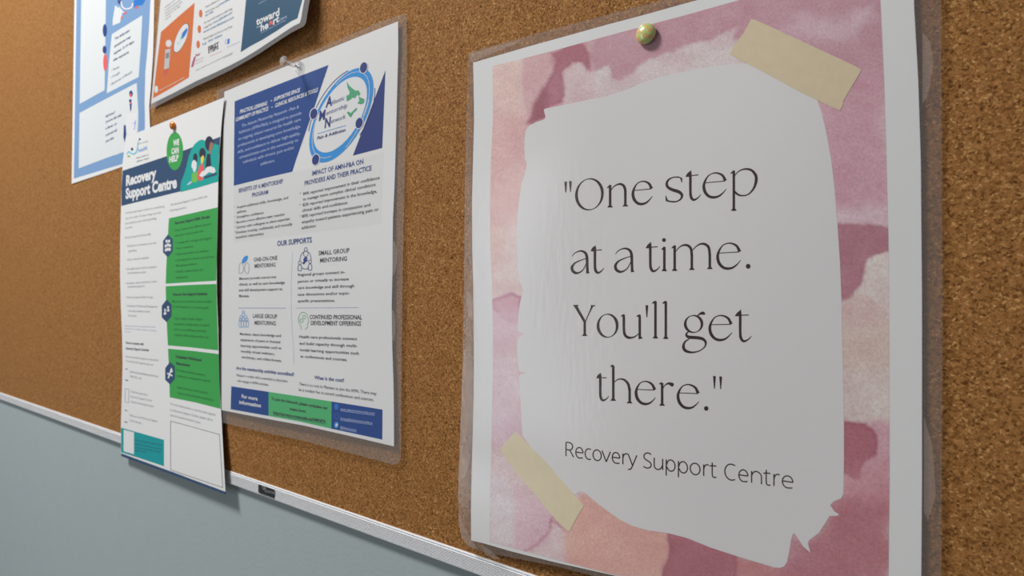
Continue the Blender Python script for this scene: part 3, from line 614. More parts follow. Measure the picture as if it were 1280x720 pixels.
tl(amn, a7, 'header_paragraph', [('The Atlantic Mentorship Network \u2013Pain &', (155, 428), (497, 312)), ('Addiction (AMN-P&A) is designed to provide', (135, 468), (513, 350)), ('an ongoing clinical resource for health care', (135, 507), (508, 388)), ('professionals in developing core knowledge,', (132, 547), (508, 428)), ('skills, and confidence to deliver high-quality,', (130, 585), (505, 470)), ('compassionate care in the community to', (140, 617), (493, 512)), ('individuals with chronic pain and/or', (162, 645), (470, 556)), ('addiction.', (267, 657), (352, 634))], 3.9, M_LIGHT, 5, .0, 0, hd)
# round logo
lg = amn.poly('network_logo', [[(a, b) for a, b in [(370+x/4.5, 60+y/4.5) for x, y in
      [(255+294*math.cos(t)*math.cos(math.radians(62))+132*math.sin(t)*math.sin(math.radians(62)), 378-(294*math.cos(t)*math.sin(math.radians(62))-132*math.sin(t)*math.cos(math.radians(62)))) for t in np.linspace(0, 2*math.pi, 49)[:-1]]]]], M_SKY, 5, label='tilted oval ring logo with a green map inside')
amn.poly('ring_centre', [[(370+x/4.5, 60+y/4.5) for x, y in
      [(249+236*math.cos(t)*math.cos(math.radians(61))+112*math.sin(t)*math.sin(math.radians(61)), 375-(236*math.cos(t)*math.sin(math.radians(61))-112*math.sin(t)*math.cos(math.radians(61)))) for t in np.linspace(0, 2*math.pi, 41)[:-1]]]], M_WHITE, 6, lg)
def arc8(cx, cy, ra, rb, deg, t0, t1, wd, n=14):
    o = []; r_ = math.radians(deg)
    for i in range(n+1):
        t = math.radians(t0+(t1-t0)*i/n); o.append((370+(cx+ra*math.cos(t)*math.cos(r_)+rb*math.sin(t)*math.sin(r_))/4.5, 60+(cy-(ra*math.cos(t)*math.sin(r_)-rb*math.sin(t)*math.cos(r_)))/4.5, wd))
    return o
amn.strokes('thin_arcs', [arc8(255, 378, 292, 146, 62, 40, 100, .8), arc8(255, 378, 292, 146, 62, -35, -125, .8)], M_NAVY2, 5.5, lg)
amn.strokes('thin_arcs', [arc8(252, 372, 262, 118, 62, -60, 80, .6), arc8(252, 380, 262, 118, 62, 150, 250, .6), arc8(252, 380, 300, 120, 64, 120, 60, .6)], M_WHITE, 7, lg)
amn.poly('dot', [ell(370+x/4.5, 60+y/4.5, 5.3, 7.8, -14, 20) for x, y in ((380, 110), (100, 370), (355, 422), (110, 628))], M_WHITE, 7.5, lg)
amn.poly('dot', [ell(370+x/4.5, 60+y/4.5, 4.4, 6.8, -14, 20) for x, y in ((380, 110), (100, 370), (355, 422), (110, 628))], M_NAVY2, 8, lg)
amn.poly('map', [a8((285, 188), (300, 212), (318, 228), (335, 240), (352, 238), (362, 258), (352, 270), (345, 262), (330, 282), (318, 278), (302, 292), (285, 300), (283, 268), (298, 262), (302, 248), (290, 225)),
   a8((352, 270), (362, 278), (385, 288), (382, 308), (368, 316), (345, 312), (356, 296)), a8((285, 360), (298, 358), (308, 366), (322, 352), (340, 335), (343, 347), (322, 366), (316, 378), (308, 390), (297, 382))], M_GREEN2, 8, lg)
for s_, a, b, cp, bd, mm in (('A', (165, 335), (202, 322), 12.5, .03, M_NAVY2), ('M', (128, 410), (166, 400), 12.5, .03, M_NAVY2), ('N', (160, 450), (196, 440), 12.5, .03, M_NAVY2)):
    p0, p1 = a8(a, b); text(amn, 'logo_lettering', s_, p0, p1, cp, mm, 9, bd, .15, lg, 3)
tl(amn, a8, 'logo_lettering', [('tlantic', (201, 318), (272, 291)), ('entorship', (170, 378), (288, 333)), ('etwork', (197, 424), (278, 396))], 5.8, M_NAVY2, 9, -.008, .15, lg)
tl(amn, a8, 'logo_lettering', [('Pain & Addiction', (118, 516), (278, 468))], 4.2, M_NAVY2, 9, .01, .2, lg)
amn.strokes('logo_rule', [[(396.7, 167.1, .5), (432.2, 156.7, .5)]], M_SKY, 9, lg)

b1 = crop(280, 210, 7.2); b2 = crop(360, 190, 6); b3 = crop(280, 300, 7.2); b4 = crop(360, 300, 7.2); b5 = crop(280, 380, 7.2); b6 = crop(360, 380, 5.54); b7 = crop(270, 450, 6.55); b8 = crop(380, 480, 6.545)
tl(amn, b1, 'heading_lettering', [('BENEFITS OF A MENTORSHIP', (133, 222), (530, 137)), ('PROGRAM', (252, 262), (397, 233))], 5.2, M_HEAD, 5, .022)
tl(amn, b2, 'heading_lettering', [('IMPACT OF AMN-P&A ON', (180, 178), (565, 88)), ('PROVIDERS AND THEIR PRACTICE', (125, 252), (627, 137))], 5.9, M_HEAD, 5, .022)
text(amn, 'heading_lettering', 'OUR SUPPORTS', (346.4, 307.6), (389.8, 303.0), 6.6, M_HEAD, 5, .026)
tl(amn, b1, 'body_lettering', [('Acquire additional skills, knowledge, and', (115, 365), (577, 277)), ('abilities', (115, 410), (200, 394)), ('Strengthen confidence', (115, 454), (355, 412)), ('Become a more effective team member', (112, 500), (547, 426)), ('Connect with colleagues to share expertise', (110, 547), (592, 467)), ('Develops trusting, confidential, and mutually', (107, 592), (615, 515)), ('beneficial relationships', (107, 637), (357, 600))], 3.3, M_DARK, 5, .012)
for y in (360, 450, 495, 541, 583):
    tl(amn, b1, 'body_lettering', [('\u2022', (93, y), (99, y-1))], 3.0, M_DARK)
tl(amn, b2, 'body_lettering', [('84% reported improvement in their confidence', (113, 325), (687, 203)), ('to manage more complex clinical conditions', (112, 366), (657, 254)), ('82% reported improvement in the knowledge,', (110, 408), (667, 304)), ('clinical skills and confidence', (107, 450), (445, 390)), ('80% reported increase in compassion and', (105, 493), (617, 406)), ('empathy toward patients experiencing pain or', (103, 537), (680, 440)), ('addiction', (102, 580), (207, 563))], 3.9, M_DARK, 5, .012)
for y in (320, 404, 490): tl(amn, b2, 'body_lettering', [('\u2022', (88, y), (96, y-1))], 3.4, M_DARK)
tl(amn, b3, 'subheading_lettering', [('ONE-ON-ONE', (268, 195), (480, 178)), ('MENTORING', (275, 252), (463, 240))], 5.2, M_DARK, 5, .012)
tl(amn, b3, 'body_lettering', [('Mentors provide one-to-one', (137, 360), (468, 342)), ('clinical, as well as care knowledge', (135, 411), (547, 394)), ('and skill development support to', (135, 463), (525, 452)), ('Mentees.', (135, 515), (228, 514))], 3.4, M_DARK, 5, .012)
tl(amn, b4, 'subheading_lettering', [('SMALL GROUP', (275, 138), (553, 112)), ('MENTORING', (288, 203), (530, 186))], 5.6, M_DARK, 5, .014)
tl(amn, b4, 'body_lettering', [('Regional groups connect in-', (90, 325), (513, 300)), ('person or virtually to increase', (88, 385), (547, 362)), ('care knowledge and skill through', (88, 442), (595, 425)), ('case discussions and/or topic-', (87, 502), (555, 490)), ('specific presentations.', (87, 560), (423, 556))], 3.6, M_DARK, 5, .012)
tl(amn, b5, 'subheading_lettering', [('LARGE GROUP', (262, 124), (477, 131)), ('MENTORING', (275, 186), (465, 192))], 5.2, M_DARK, 5, .014)
tl(amn, b5, 'body_lettering', [('Members share knowledge and', (143, 280), (512, 298)), ('experience of peers in focused', (147, 332), (505, 354)), ('learning opportunities such as', (150, 385), (515, 408)), ('monthly virtual webinars,', (152, 435), (455, 461)), ('workshops, and online forums.', (157, 487), (520, 523))], 3.4, M_DARK, 5, .012)
tl(amn, b6, 'subheading_lettering', [('CONTINUED PROFESSIONAL', (150, 104), (512, 107)), ('DEVELOPMENT OFFERINGS', (158, 145), (505, 151))], 5.4, M_DARK, 5, .018)
tl(amn, b6, 'body_lettering', [('Health care professionals connect', (77, 235), (478, 251)), ('and build capacity through multi-', (78, 281), (480, 300)), ('modal learning opportunities such', (82, 326), (490, 352)), ('as conferences and courses.', (85, 370), (410, 396))], 3.7, M_DARK, 5, .012)
tl(amn, b5, 'question_lettering', [('Are the membership activities accredited?', (110, 588), (630, 650))], 4.2, M_HEAD, 5, .024)
tl(amn, b6, 'question_lettering', [('What is the cost?', (182, 520), (388, 541))], 4.6, M_HEAD, 5, .022)
tl(amn, b5, 'small_lettering', [('Mainpro+ credits will be awarded to physicians', (113, 650), (572, 706))], 3.3, M_DARK)
tl(amn, b7, 'small_lettering', [('who engage in AMN activities.', (175, 178), (432, 213))], 3.3, M_DARK)
tl(amn, b6, 'small_lettering', [('There is no cost to Mentees to join the AMN. There may', (77, 562), (612, 631)), ('be a modest fee to attend conferences and courses.', (75, 602), (595, 674))], 3.9, M_DARK)
# rules
dots = []
for i in range(48):
    t = i/47; x = 365.7 + (-2.4*math.sin(min(1, t*1.15)*math.pi) if t < .87 else 0) + 1.5*t; y = 316+138*t
    dots.append([(x, y, .7), (x, y+1.3, .7)])
for i in range(60):
    x = 370.4+76.4*i/59; dots.append([(x, 385-.01*i, .8), (x+.8, 385-.01*i, .8)])
tag(amn.strokes('dotted_rules', dots, M_LINE, 5), kind='stuff')
amn.strokes('rule', [[(297.8, 385.0, .7), (357.4, 385.1, .7)]], M_LINE, 5)
# icons
amn.poly('support_icon', [b3(*[(188+27*math.cos(t)-8*math.sin(t), 175+33*math.sin(t)-12*math.cos(t)) for t in np.linspace(0, 6.283, 17)[:-1]])], M_SKY, 5, label='blue head of the two-person icon')
def outline(cr, pts, wd): return loop_stroke(cr(*pts), wd)
def e_(cx, cy, rx, ry, n=14): return [(cx+rx*math.cos(2*math.pi*i/n), cy+ry*math.sin(2*math.pi*i/n)) for i in range(n)]
amn.strokes('support_icon', [outline(b3, [(135, 298), (138, 230), (155, 205), (172, 225), (175, 270), (160, 298)], .5), outline(b3, [(185, 270), (190, 225), (207, 205), (225, 225), (220, 295), (200, 298)], .5)], M_GREY, 5)
amn.strokes('support_icon', [outline(b4, e_(160, 85, 13, 17), .7), outline(b4, e_(160, 125, 20, 26), .7), outline(b4, e_(106, 205, 13, 15), .7), outline(b4, [(90, 275), (92, 235), (106, 222), (120, 235), (118, 275)], .8), outline(b4, e_(198, 195, 13, 15), .7), outline(b4, [(182, 270), (184, 228), (198, 214), (213, 230), (210, 270)], .8),
   [(x, y, .7) for x, y in b4((105, 190), (115, 140), (140, 105))], [(x, y, .7) for x, y in b4((180, 105), (200, 130), (208, 180))], [(x, y, .8) for x, y in b4((120, 250), (155, 262), (185, 250))], [(x, y, 2.6) for x, y in b4((135, 215), (155, 190), (175, 180))], [(x, y, 2.2) for x, y in b4((140, 185), (158, 160), (170, 170))]], M_HEAD, 5)
M_PALEICON = mat('print_icon_blue', (120, 156, 205), 0.6, 208)
amn.strokes('support_icon', [outline(b5, e_(175, 72, 10, 12), .7)] + [outline(b5, e_(x, y, 12, 16), .7) for x, y in ((175, 100), (155, 118), (195, 118), (148, 142), (175, 138), (205, 142))] + [outline(b5, e_(x, 178, 11, 34), .7) for x in (145, 165, 188, 210)], M_PALEICON, 5)
amn.strokes('support_icon', [[(x, y, .6) for x, y in b5((695, 230), (690, 195), (673, 165), (672, 120), (690, 85), (715, 75), (745, 90), (757, 130), (762, 160), (752, 175), (752, 205), (730, 228))], outline(b5, e_(722, 118, 13, 16), .6), outline(b5, e_(697, 150, 14, 16), .6)], M_GREEN2, 5)
# bottom bar
amn_bl = amn.poly('info_panel', [b7((125, 215), (430, 260), (430, 458), (120, 403))], M_NAVY, 4, label='blue box reading For more information')
amn_gr = amn.poly('join_panel', [[(335.6, 489.7), (375, 495.7), (414.4, 501.8), (414.2, 535.8), (375, 527), (335.6, 519.9)]], M_GREEN, 4, label='mint green box')
amn_b2 = amn.poly('contact_panel', [[(414.4, 501.8), (445, 506.6), (478.1, 512), (477.8, 549.5), (445, 542.4), (414.2, 535.8)]], M_NAVY, 4, label='blue box with contact links')
tl(amn, b7, 'panel_lettering', [('For more', (210, 310), (340, 332)), ('information', (190, 358), (367, 388))], 4.6, M_WHITE, 5, .03, 0, amn_bl)
text(amn, 'panel_lettering', 'To join the Network, please complete our', (339.2, 499.8), (409.6, 512.0), 3.6, M_DARK, 5, .03, 0, amn_gr)
tl(amn, b7, 'panel_lettering', [('intake form:', (603, 410), (735, 432))], 3.5, M_DARK, 5, .03, 0, amn_gr)
text(amn, 'panel_lettering', 'http://surveys.novascotia.ca/AMNPA', (341.5, 517.3), (407.3, 529.0), 3.8, M_DARK, 5, .03, 0, amn_gr)
amn.strokes('underline', [[(341.5, 518.4, .5), (407.3, 530.2, .5)]], M_DARK, 5, amn_gr)
tl(amn, b8, 'link_lettering', [('www.atlanticmentorship.com', (297, 213), (577, 250)), ('Amnpa@atlanticmentorship.ca', (297, 290), (560, 328)), ('@Atlanticmentor', (297, 362), (430, 388))], 3.2, M_LIGHT, 5, 0, 0, amn_b2)
amn.strokes('underline', [[(x, y, .4) for x, y in b8((297, 219), (577, 257))], [(x, y, .4) for x, y in b8((297, 296), (560, 334))], [(x, y, .4) for x, y in b8((297, 368), (430, 394))]], M_LIGHT, 5, amn_b2)
M_SKY2 = mat('print_mid_blue', (34, 106, 182), 0.6, 208)
amn.poly('contact_icon', [ell(420.5, 508.3, 2.7, 4.0, 0, 16)], M_SKY2, 5, amn_b2)
amn.strokes('contact_icon', [loop_stroke(ell(421, 520, 2.6, 3.6, 0, 14), .5)], M_SKY2, 5, amn_b2)
amn.poly('contact_icon', [ell(420.5, 531.2, 2.8, 4.1, 0, 16)], M_SKY, 5, amn_b2)
amn.poly('contact_icon', [[(418.8, 529.8), (420.2, 530.6), (421.2, 528.8), (422.3, 529.6), (421.8, 532), (420.4, 533.6), (418.9, 533.2), (419.7, 532)]], M_WHITE, 6, amn_b2)
amn.poly('laminate_front', [amn_out], M_FILM, 14)

# ------------------------------------------------------------------ recovery centre flyer (unlaminated, legal size)
def lift_fly(x, z):
    u = np.clip((x+0.743)/0.228, -.05, 1.05); v = z-1.5
    return 0.0028 + 0.0012*np.clip(u, 0, 1)**2 + 0.0016*smooth01(-0.06, -0.175, v)*u + 0.0009*np.sin(v*26+.5)*u + 0.0010*np.sin(u*math.pi)
fly = Sheet('support_centre_flyer', 'long Recovery Support Centre flyer with green panels, hanging past the bottom rail', 'flyer', (216, 592), lift_fly)
r1 = crop(132, 0, 6); r2 = crop(132, 120, 6); r3 = crop(132, 240, 6); r4 = crop(132, 360, 6); r5 = crop(132, 480, 4.8); r7 = crop(150, 150, 7.2)
fly_R = [(280.3, 121.7), (277, 153), (274.5, 187), (272.8, 226.7), (272.2, 257), (271.5, 290), (270.7, 325), (270.9, 365), (272.6, 410), (274.1, 477), (276.8, 521.7), (279.5, 573.7), (281.7, 614.6)]
fly_L = [(151.4, 566.5), (151, 532), (152.4, 490), (153.2, 455), (152.6, 420), (150.9, 380), (150, 340), (150.2, 300), (151.7, 240), (153.3, 203), (157, 171.7)]
fly.poly('paper_sheet', [fly_R + fly_L + [(188.7, 159), (235, 140)]], M_PAPER, 0, thick=0.0002)
M_FNAVY = mat('flyer_navy', (46, 70, 100), 0.6, 206)
M_TEAL = mat('flyer_teal', (26, 148, 140), 0.6, 206)
M_TEAL2 = mat('flyer_deep_teal', (18, 138, 142), 0.6, 206)
M_FGREEN = mat('flyer_green', (56, 146, 72), 0.6, 206)
M_FG_TXT = mat('flyer_green_ink', (34, 92, 52), 0.6, 206)
M_FTXT = mat('flyer_grey_ink', (110, 112, 120), 0.6, 206)
M_FBOLD = mat('flyer_dark_ink', (52, 54, 62), 0.6, 206)
M_SKIN = mat('print_brown', (150, 104, 86), 0.6, 206); M_HAIR = mat('print_dark_navy', (44, 46, 66), 0.6, 206)
M_YEL = mat('print_yellow', (222, 190, 70), 0.6, 206); M_RED = mat('print_coral', (208, 88, 86), 0.6, 206); M_LIME = mat('print_lime', (104, 170, 76), 0.6, 206)
fly.poly('footer_band', [[(151.4, 566.7), (216, 590), (281.7, 614.8), (282.6, 618.3), (216, 593.6), (151.7, 570.3)]], M_FNAVY, 0, label='navy band along the bottom edge', thick=0.0002)
fh = fly.poly('header_band', [[(153.3, 213.4), (190, 201.3), (232, 187.3), (275.2, 170.9), (273.6, 200), (272.8, 226.7), (228, 238.6), (190, 248), (151.7, 257.4), (152, 235)]], M_FNAVY, 1, label='navy title band')
ft = fly.poly('illustration', [r7((545, 648), (543, 600), (552, 550), (580, 480), (600, 410), (618, 330), (640, 270), (665, 225), (690, 200), (715, 182), (740, 176), (762, 184), (800, 205), (850, 212), (893, 228), (889, 400), (884, 553), (700, 608))], M_TEAL, 2, label='teal panel with three drawn people at a table')
fly.poly('drawn_figure', [r7(*e_(803, 212, 38, 68)), r7((785, 305), (812, 302), (822, 420), (768, 435), (775, 360))], M_HAIR, 3, ft)
fly.poly('drawn_face', [r7((812, 200), (832, 200), (838, 222), (832, 262), (818, 272), (820, 305), (802, 305), (800, 262))], M_SKIN, 3.5, ft)
fly.poly('drawn_figure', [r7(*e_(742, 302, 30, 52)), r7(*e_(678, 342, 20, 44))], M_HAIR, 3, ft)
fly.poly('drawn_face', [r7((728, 335), (750, 315), (757, 345), (745, 385), (735, 400), (728, 380))], M_YEL, 3.5, ft)
fly.poly('drawn_figure', [r7((728, 398), (745, 392), (756, 430), (752, 480), (745, 540), (708, 545), (695, 520), (700, 470), (712, 425))], M_RED, 3, ft)
fly.poly('drawn_figure', [r7((646, 482), (672, 470), (694, 462), (697, 545), (690, 562), (644, 562))], M_LIME, 3, ft)
fly.poly('drawn_figure', [r7((652, 370), (672, 358), (688, 380), (690, 420), (680, 462), (662, 470), (655, 440), (642, 420), (645, 395)), r7((712, 500), (735, 465), (760, 455), (780, 425), (815, 415), (850, 430), (862, 462), (845, 480), (800, 470), (770, 495), (740, 515))], M_WHITE, 4, ft)
fly.poly('drawn_table', [r7((758, 508), (870, 472), (872, 492), (758, 530))], M_FNAVY, 4, ft)
fly.poly('drawn_table', [r7((600, 582), (638, 548), (646, 566), (612, 586))], M_LIGHT, 4, ft)
oval = fly.poly('green_oval', [r7(*[(493+a*74+4*b, 280+b*172-a*12) for a, b in [(math.cos(t), math.sin(t)) for t in np.linspace(0, 6.2832, 33)[:-1]]])], M_FGREEN, 3, label='green oval reading WE CAN HELP')
tl(fly, r7, 'oval_lettering', [('WE', (478, 234), (532, 222)), ('CAN', (462, 308), (528, 294)), ('HELP', (443, 382), (527, 362))], 7.2, M_WHITE, 4, .05, 0, oval)
tl(fly, r7, 'title_lettering', [('Recovery', (54, 592), (326, 520)), ('Support Centre', (50, 708), (512, 606))], 12.8, M_WHITE, 3, .045, 0, fh, 3)
# health logo
lgf = fly.strokes('health_logo', [[(x, y, wd) for (x, y), wd in zip(r7((60, 310), (80, 285), (100, 300), (125, 305), (148, 285), (158, 240), (162, 200), (175, 175)), (1, 1.8, 1.6, 1.8, 1.6, 1.2, .8, .6))]], mat('logo_aqua', (96, 178, 196), 0.6, 206), 2, label='small aqua swoosh logo')
fly.poly('logo_dots', [r7(*e_(108, 262, 11, 14)), r7(*e_(177, 172, 9, 9))], M_FNAVY, 2.5, lgf)
fly.poly('logo_leaf', [r7((68, 320), (88, 318), (92, 332), (66, 335))], M_LIME, 2.5, lgf)
tl(fly, r7, 'logo_lettering', [('nova scotia', (162, 222), (252, 196))], 2.2, M_GREY, 2, 0, 0, lgf)
tl(fly, r7, 'logo_lettering', [('health', (163, 292), (246, 264))], 5.2, M_PALEICON, 2, .02, 0, lgf)
tl(fly, r7, 'logo_lettering', [('Mental Health and', (147, 350), (255, 318)), ('Addictions Program', (147, 382), (262, 348))], 2.3, M_GREY, 2, 0, 0, lgf)
tl(fly, r3, 'column_lettering', [('The Recovery Support Centre is a welcoming', (148, 166), (440, 114)), ('space for adults 19 years of age and over', (148, 206), (418, 160)), ('with substance use and/or gambling', (146, 244), (380, 204)), ('concerns.', (145, 278), (203, 268)), ('Recovery Support Centres offer:', (145, 350), (343, 322)), ('\u2022 Education on substance use and', (155, 414), (378, 388)), ('gambling', (172, 450), (232, 444)), ('\u2022 Harm reduction supplies', (155, 517), (322, 498)), ('\u2022 Overnight and/or transfer to inpatient', (150, 586), (382, 568)), ('and withdrawal needs', (165, 615), (302, 608)), ('\u2022 Assistance about and links to other', (150, 692), (385, 678)), ('medical supports', (165, 718), (292, 712))], 2.7, M_FTXT, 1)
tl(fly, r4, 'column_lettering', [('\u2022 Recovery Support Skills Groups', (150, 76), (355, 76)), ('\u2022 Outpatient Withdrawal Management', (155, 140), (390, 148)), ('(currently available at some', (170, 178), (332, 184)), ('locations)', (170, 212), (232, 217)), ('If you are interested in support, or want options', (150, 520), (397, 550)), ('on services and supports, you can:', (152, 552), (360, 584)), ('Call Mental Health and Addictions Intake Service at', (180, 634), (397, 672)), ('1-855-922-1122', (182, 668), (270, 688))], 2.7, M_FTXT, 1)
tl(fly, r4, 'note_lettering', [('Recovery Support Centres are open Monday to Friday', (145, 288), (370, 298)), ('and services are available to adults at any location', (145, 308), (383, 326)), ('listed.', (147, 330), (190, 335))], 1.9, M_LINE, 1)
tl(fly, r4, 'bold_lettering', [('How to connect with', (152, 418), (285, 430)), ('Recovery Support Centres:', (152, 460), (325, 475))], 3.2, M_FBOLD, 1, .03)
tl(fly, r5, 'column_lettering', [('Check the open hours', (150, 50), (252, 72)), ('Recovery Support Centre', (150, 80), (278, 106)), ('locations during open hours.', (150, 110), (290, 141)), ('Call your local Recovery Support', (143, 192), (313, 230)), ('Centre directly.', (143, 222), (217, 242))], 2.8, M_FTXT, 1)
for st_ in ([[(x, y, .9) for x, y in r4((148, 606), (166, 609))], [(x, y, 1.2) for x, y in r4((148, 690), (168, 694))], [(x, y, .8) for x, y in r5((115, 157), (130, 161))], [(x, y, 1.1) for x, y in r5((113, 227), (130, 231))]]): fly.strokes('step_mark', [st_], M_FBOLD, 1)
fly.strokes('document_icon', [[(x, y, .5) for x, y in r5((117, 28), (140, 32))], [(x, y, .5) for x, y in r5((140, 32), (139, 113))], [(x, y, .5) for x, y in r5((139, 113), (117, 108))], [(x, y, .5) for x, y in r5((117, 108), (117, 28))]], M_GREY, 1)
tl(fly, r3, 'column_lettering', [('The Recovery Support Centre offers the', (485, 106), (762, 40)), ('following services:', (481, 148), (607, 122))], 2.9, M_FTXT, 1)
g1 = fly.poly('service_panel', [[p for p in r3((475, 198), (650, 158), (840, 115), (836, 300), (832, 500), (830, 665), (640, 676), (450, 688), (455, 560), (462, 400))]], M_FGREEN, 1, label='green panel about skills groups')
g2 = fly.poly('service_panel', [[(207, 357.8), (240, 356), (270.4, 354.9), (271, 380), (272.8, 438), (240, 434.3), (209.8, 431.7), (208, 395)]], M_FGREEN, 1, label='green panel about one-on-one sessions')
g3 = fly.poly('service_panel', [[(210, 435.8), (240, 438.5), (273.2, 442.5), (274.4, 480), (275.8, 511), (244, 503), (212.2, 496.7), (211.4, 465)]], M_FGREEN, 1, label='green panel about withdrawal management')
tl(fly, r3, 'panel_heading', [('Recovery Support Skills Groups', (520, 243), (782, 192))], 3.3, M_FBOLD, 2, .04, 0, g1)
tl(fly, r3, 'panel_lettering', [('Group sessions cover different topics to', (517, 297), (792, 245)), ('help meet recovery goals, like:', (517, 337), (735, 298)), ('\u2022 Coping with cravings and triggers', (525, 390), (797, 352)), ('\u2022 Harm reduction', (520, 432), (658, 415)), ('\u2022 Improving health and wellness', (520, 475), (772, 448)), ('\u2022 Learning about trauma and self-care', (518, 520), (815, 492)), ('\u2022 Managing emotions', (517, 562), (683, 545)), ('\u2022 Healthy relationships and', (517, 607), (730, 590)), ('boundaries', (530, 650), (615, 643))], 3.0, M_FG_TXT, 2, .005, 0, g1)
tl(fly, r4, 'panel_heading', [('One-on-One Support Sessions', (503, 57), (762, 52))], 3.4, M_FBOLD, 2, .04, 0, g2)
tl(fly, r4, 'panel_lettering', [('Meet one-on-one with a team member', (500, 108), (797, 110)), ('to work together on recovery goals.', (503, 147), (777, 157)), ('Topics might include relapse', (512, 235), (727, 243)), ('prevention, finding ways to spend', (512, 277), (775, 287)), ('time in care, building community', (512, 317), (752, 331)), ('supports, safer using practices, etc.', (515, 357), (777, 378))], 3.0, M_FG_TXT, 2, .005, 0, g2)
tl(fly, r4, 'panel_heading', [('Outpatient Withdrawal', (525, 522), (718, 550)), ('Management', (528, 573), (632, 589))], 3.4, M_FBOLD, 2, .04, 0, g3)
tl(fly, r4, 'panel_lettering', [('Providing medication assistance,', (533, 622), (748, 662)), ('withdrawal management support', (533, 665), (787, 706))], 3.0, M_FG_TXT, 2, .005, 0, g3)
tl(fly, r5, 'panel_lettering', [('Speak to the team at the Centre for', (430, 25), (615, 62)), ('support and prescription medication', (430, 58), (647, 103))], 3.1, M_FG_TXT, 2, .005, 0, g3)
tl(fly, r5, 'column_lettering', [('For more information on services and support', (390, 125), (660, 192)), ('at a Recovery Support Centre, please call or', (388, 160), (645, 224)), ('visit the location closest to you.', (388, 192), (570, 238))], 3.1, M_FTXT, 1)
for (cx0, cy0), gg in (((209.8, 307.5), g1), ((208.2, 388.7), g2), ((212.5, 466.7), g3)):
    hx = fly.poly('hexagon_icon', [[(cx0, cy0-14.3), (cx0+6, cy0-8.6), (cx0+6, cy0+6.5), (cx0, cy0+14), (cx0-6, cy0+8), (cx0-6, cy0-6.5)]], M_FNAVY, 3, gg)
for k, (cx0, cy0) in enumerate(((209.8, 307.5), (208.2, 388.7), (212.5, 466.7))):
    if k == 0: pl = [ell(cx0+dx, cy0+dy, 1.4, 2.1, 0, 10) for dx, dy in ((-1.5, -6), (1.5, -6), (-2.6, 0), (0, -1.5), (2.6, -.6), (-2.4, 5), (0, 4), (2.4, 4.4))]
    elif k == 1: pl = [ell(cx0-1.9, cy0-1, 1.2, 2.0, 0, 10), ell(cx0+1.9, cy0-4.5, 1.2, 2.0, 0, 10), [(cx0-3.6, cy0+5), (cx0-.3, cy0+4.2), (cx0-.6, cy0+1), (cx0-3.4, cy0+1.8)], [(cx0+.5, cy0+1), (cx0+3.6, cy0+.2), (cx0+3.4, cy0-2.4), (cx0+.8, cy0-1.8)]]
    else: pl = [[(cx0-3, cy0+6), (cx0-1.4, cy0+6.4), (cx0+2.8, cy0-6), (cx0+1.3, cy0-7)], [(cx0-3.4, cy0-1), (cx0+3, cy0+2), (cx0+3, cy0+4), (cx0-3.4, cy0+1)], ell(cx0+2, cy0-3, 1.4, 2, 0, 10)]
    fly.poly('icon_figure', pl, M_WHITE, 4, [g1, g2, g3][k])
tb = fly.poly('footer_panel', [r5((92, 262), (220, 298), (350, 335), (350, 493), (220, 450), (94, 410))], M_TEAL2, 1, label='teal box with a blank white patch')
fly.poly('blank_patch', [r5((108, 274), (170, 290), (170, 422), (108, 403))], M_WHITE, 2, tb)
tl(fly, r5, 'footer_lettering', [('For a list of Recovery Support Centre', (178, 340), (340, 372)), ('locations and open hours, scan here', (178, 362), (336, 396)), ('or call the intake service during', (178, 384), (328, 414)), ('open hours.', (178, 402), (245, 414))], 2.3, M_FNAVY, 2, 0, 0, tb)
fly.strokes('answer_box', [[(x, y, .55) for x, y in r5((390, 222), (683, 303))], [(x, y, .55) for x, y in r5((683, 303), (703, 622))], [(x, y, .55) for x, y in r5((703, 622), (390, 515))], [(x, y, .55) for x, y in r5((390, 515), (390, 222))]], M_FBOLD, 1, label='empty outlined box')

# ------------------------------------------------------------------ orange and teal laminated poster, top left
def lift_or(x, z):
    u = np.clip((x+0.68)/0.29, -.05, 1.1); v = z-1.71
    return 0.0024 + (0.0012+0.0085*np.clip(u, 0, 1.1)**1.3)*smooth01(0.16, -0.01, v) + 0.0006*np.sin(u*6)
ora = Sheet('overdose_kit_poster', 'laminated poster with orange vial picture and teal panel, cut off by the top edge', 'poster', (290, 84), lift_or)
o6 = r1; o7 = crop(190, 0, 7.2); o8 = crop(280, 0, 7.2)
top_px = [(391, -60), (396, -150), (207, -110), (203, -60)]
or_lam = [(187.2, 137.5), (193, 134.5), (220, 120.5), (246, 107.5), (268, 97.5), (291, 86.2), (310, 75.5), (325, 66.5), (340, 56.5), (352, 48.6), (364, 41.0), (374, 35.8), (380, 32.6), (382.6, 28), (384.5, 15), (387.4, 0)] + top_px + [(199, 0), (196.5, 30), (192.5, 80)]
ora.poly('laminate_margin', [or_lam], M_POUCH_GREY, 0, label='milky grey laminate margin')
or_p = [(188.9, 130), (215, 117.2), (246, 101), (268, 91), (288, 81.5), (305, 72.5), (321.6, 62.5), (339.7, 50.5), (356, 39.6), (366, 33), (374.6, 28.8), (376.2, 24), (378.2, 12), (380.4, 0), (383, -60), (387, -145), (211, -105), (205, -50), (200.8, 0), (197.6, 35), (193.2, 85)]
ora.poly('paper_sheet', [or_p], M_PAPER, 3, thick=0.0002)
M_OR = mat('print_orange', (194, 98, 36), 0.6, 206)
M_OTEAL = mat('print_petrol', (8, 68, 98), 0.6, 206)
M_GREYOBJ = mat('print_vial_grey', (176, 176, 178), 0.6, 206)
M_BRICK = mat('print_brick', (188, 84, 56), 0.6, 206)
M_OBLUE = mat('print_link_blue', (62, 112, 150), 0.6, 206)
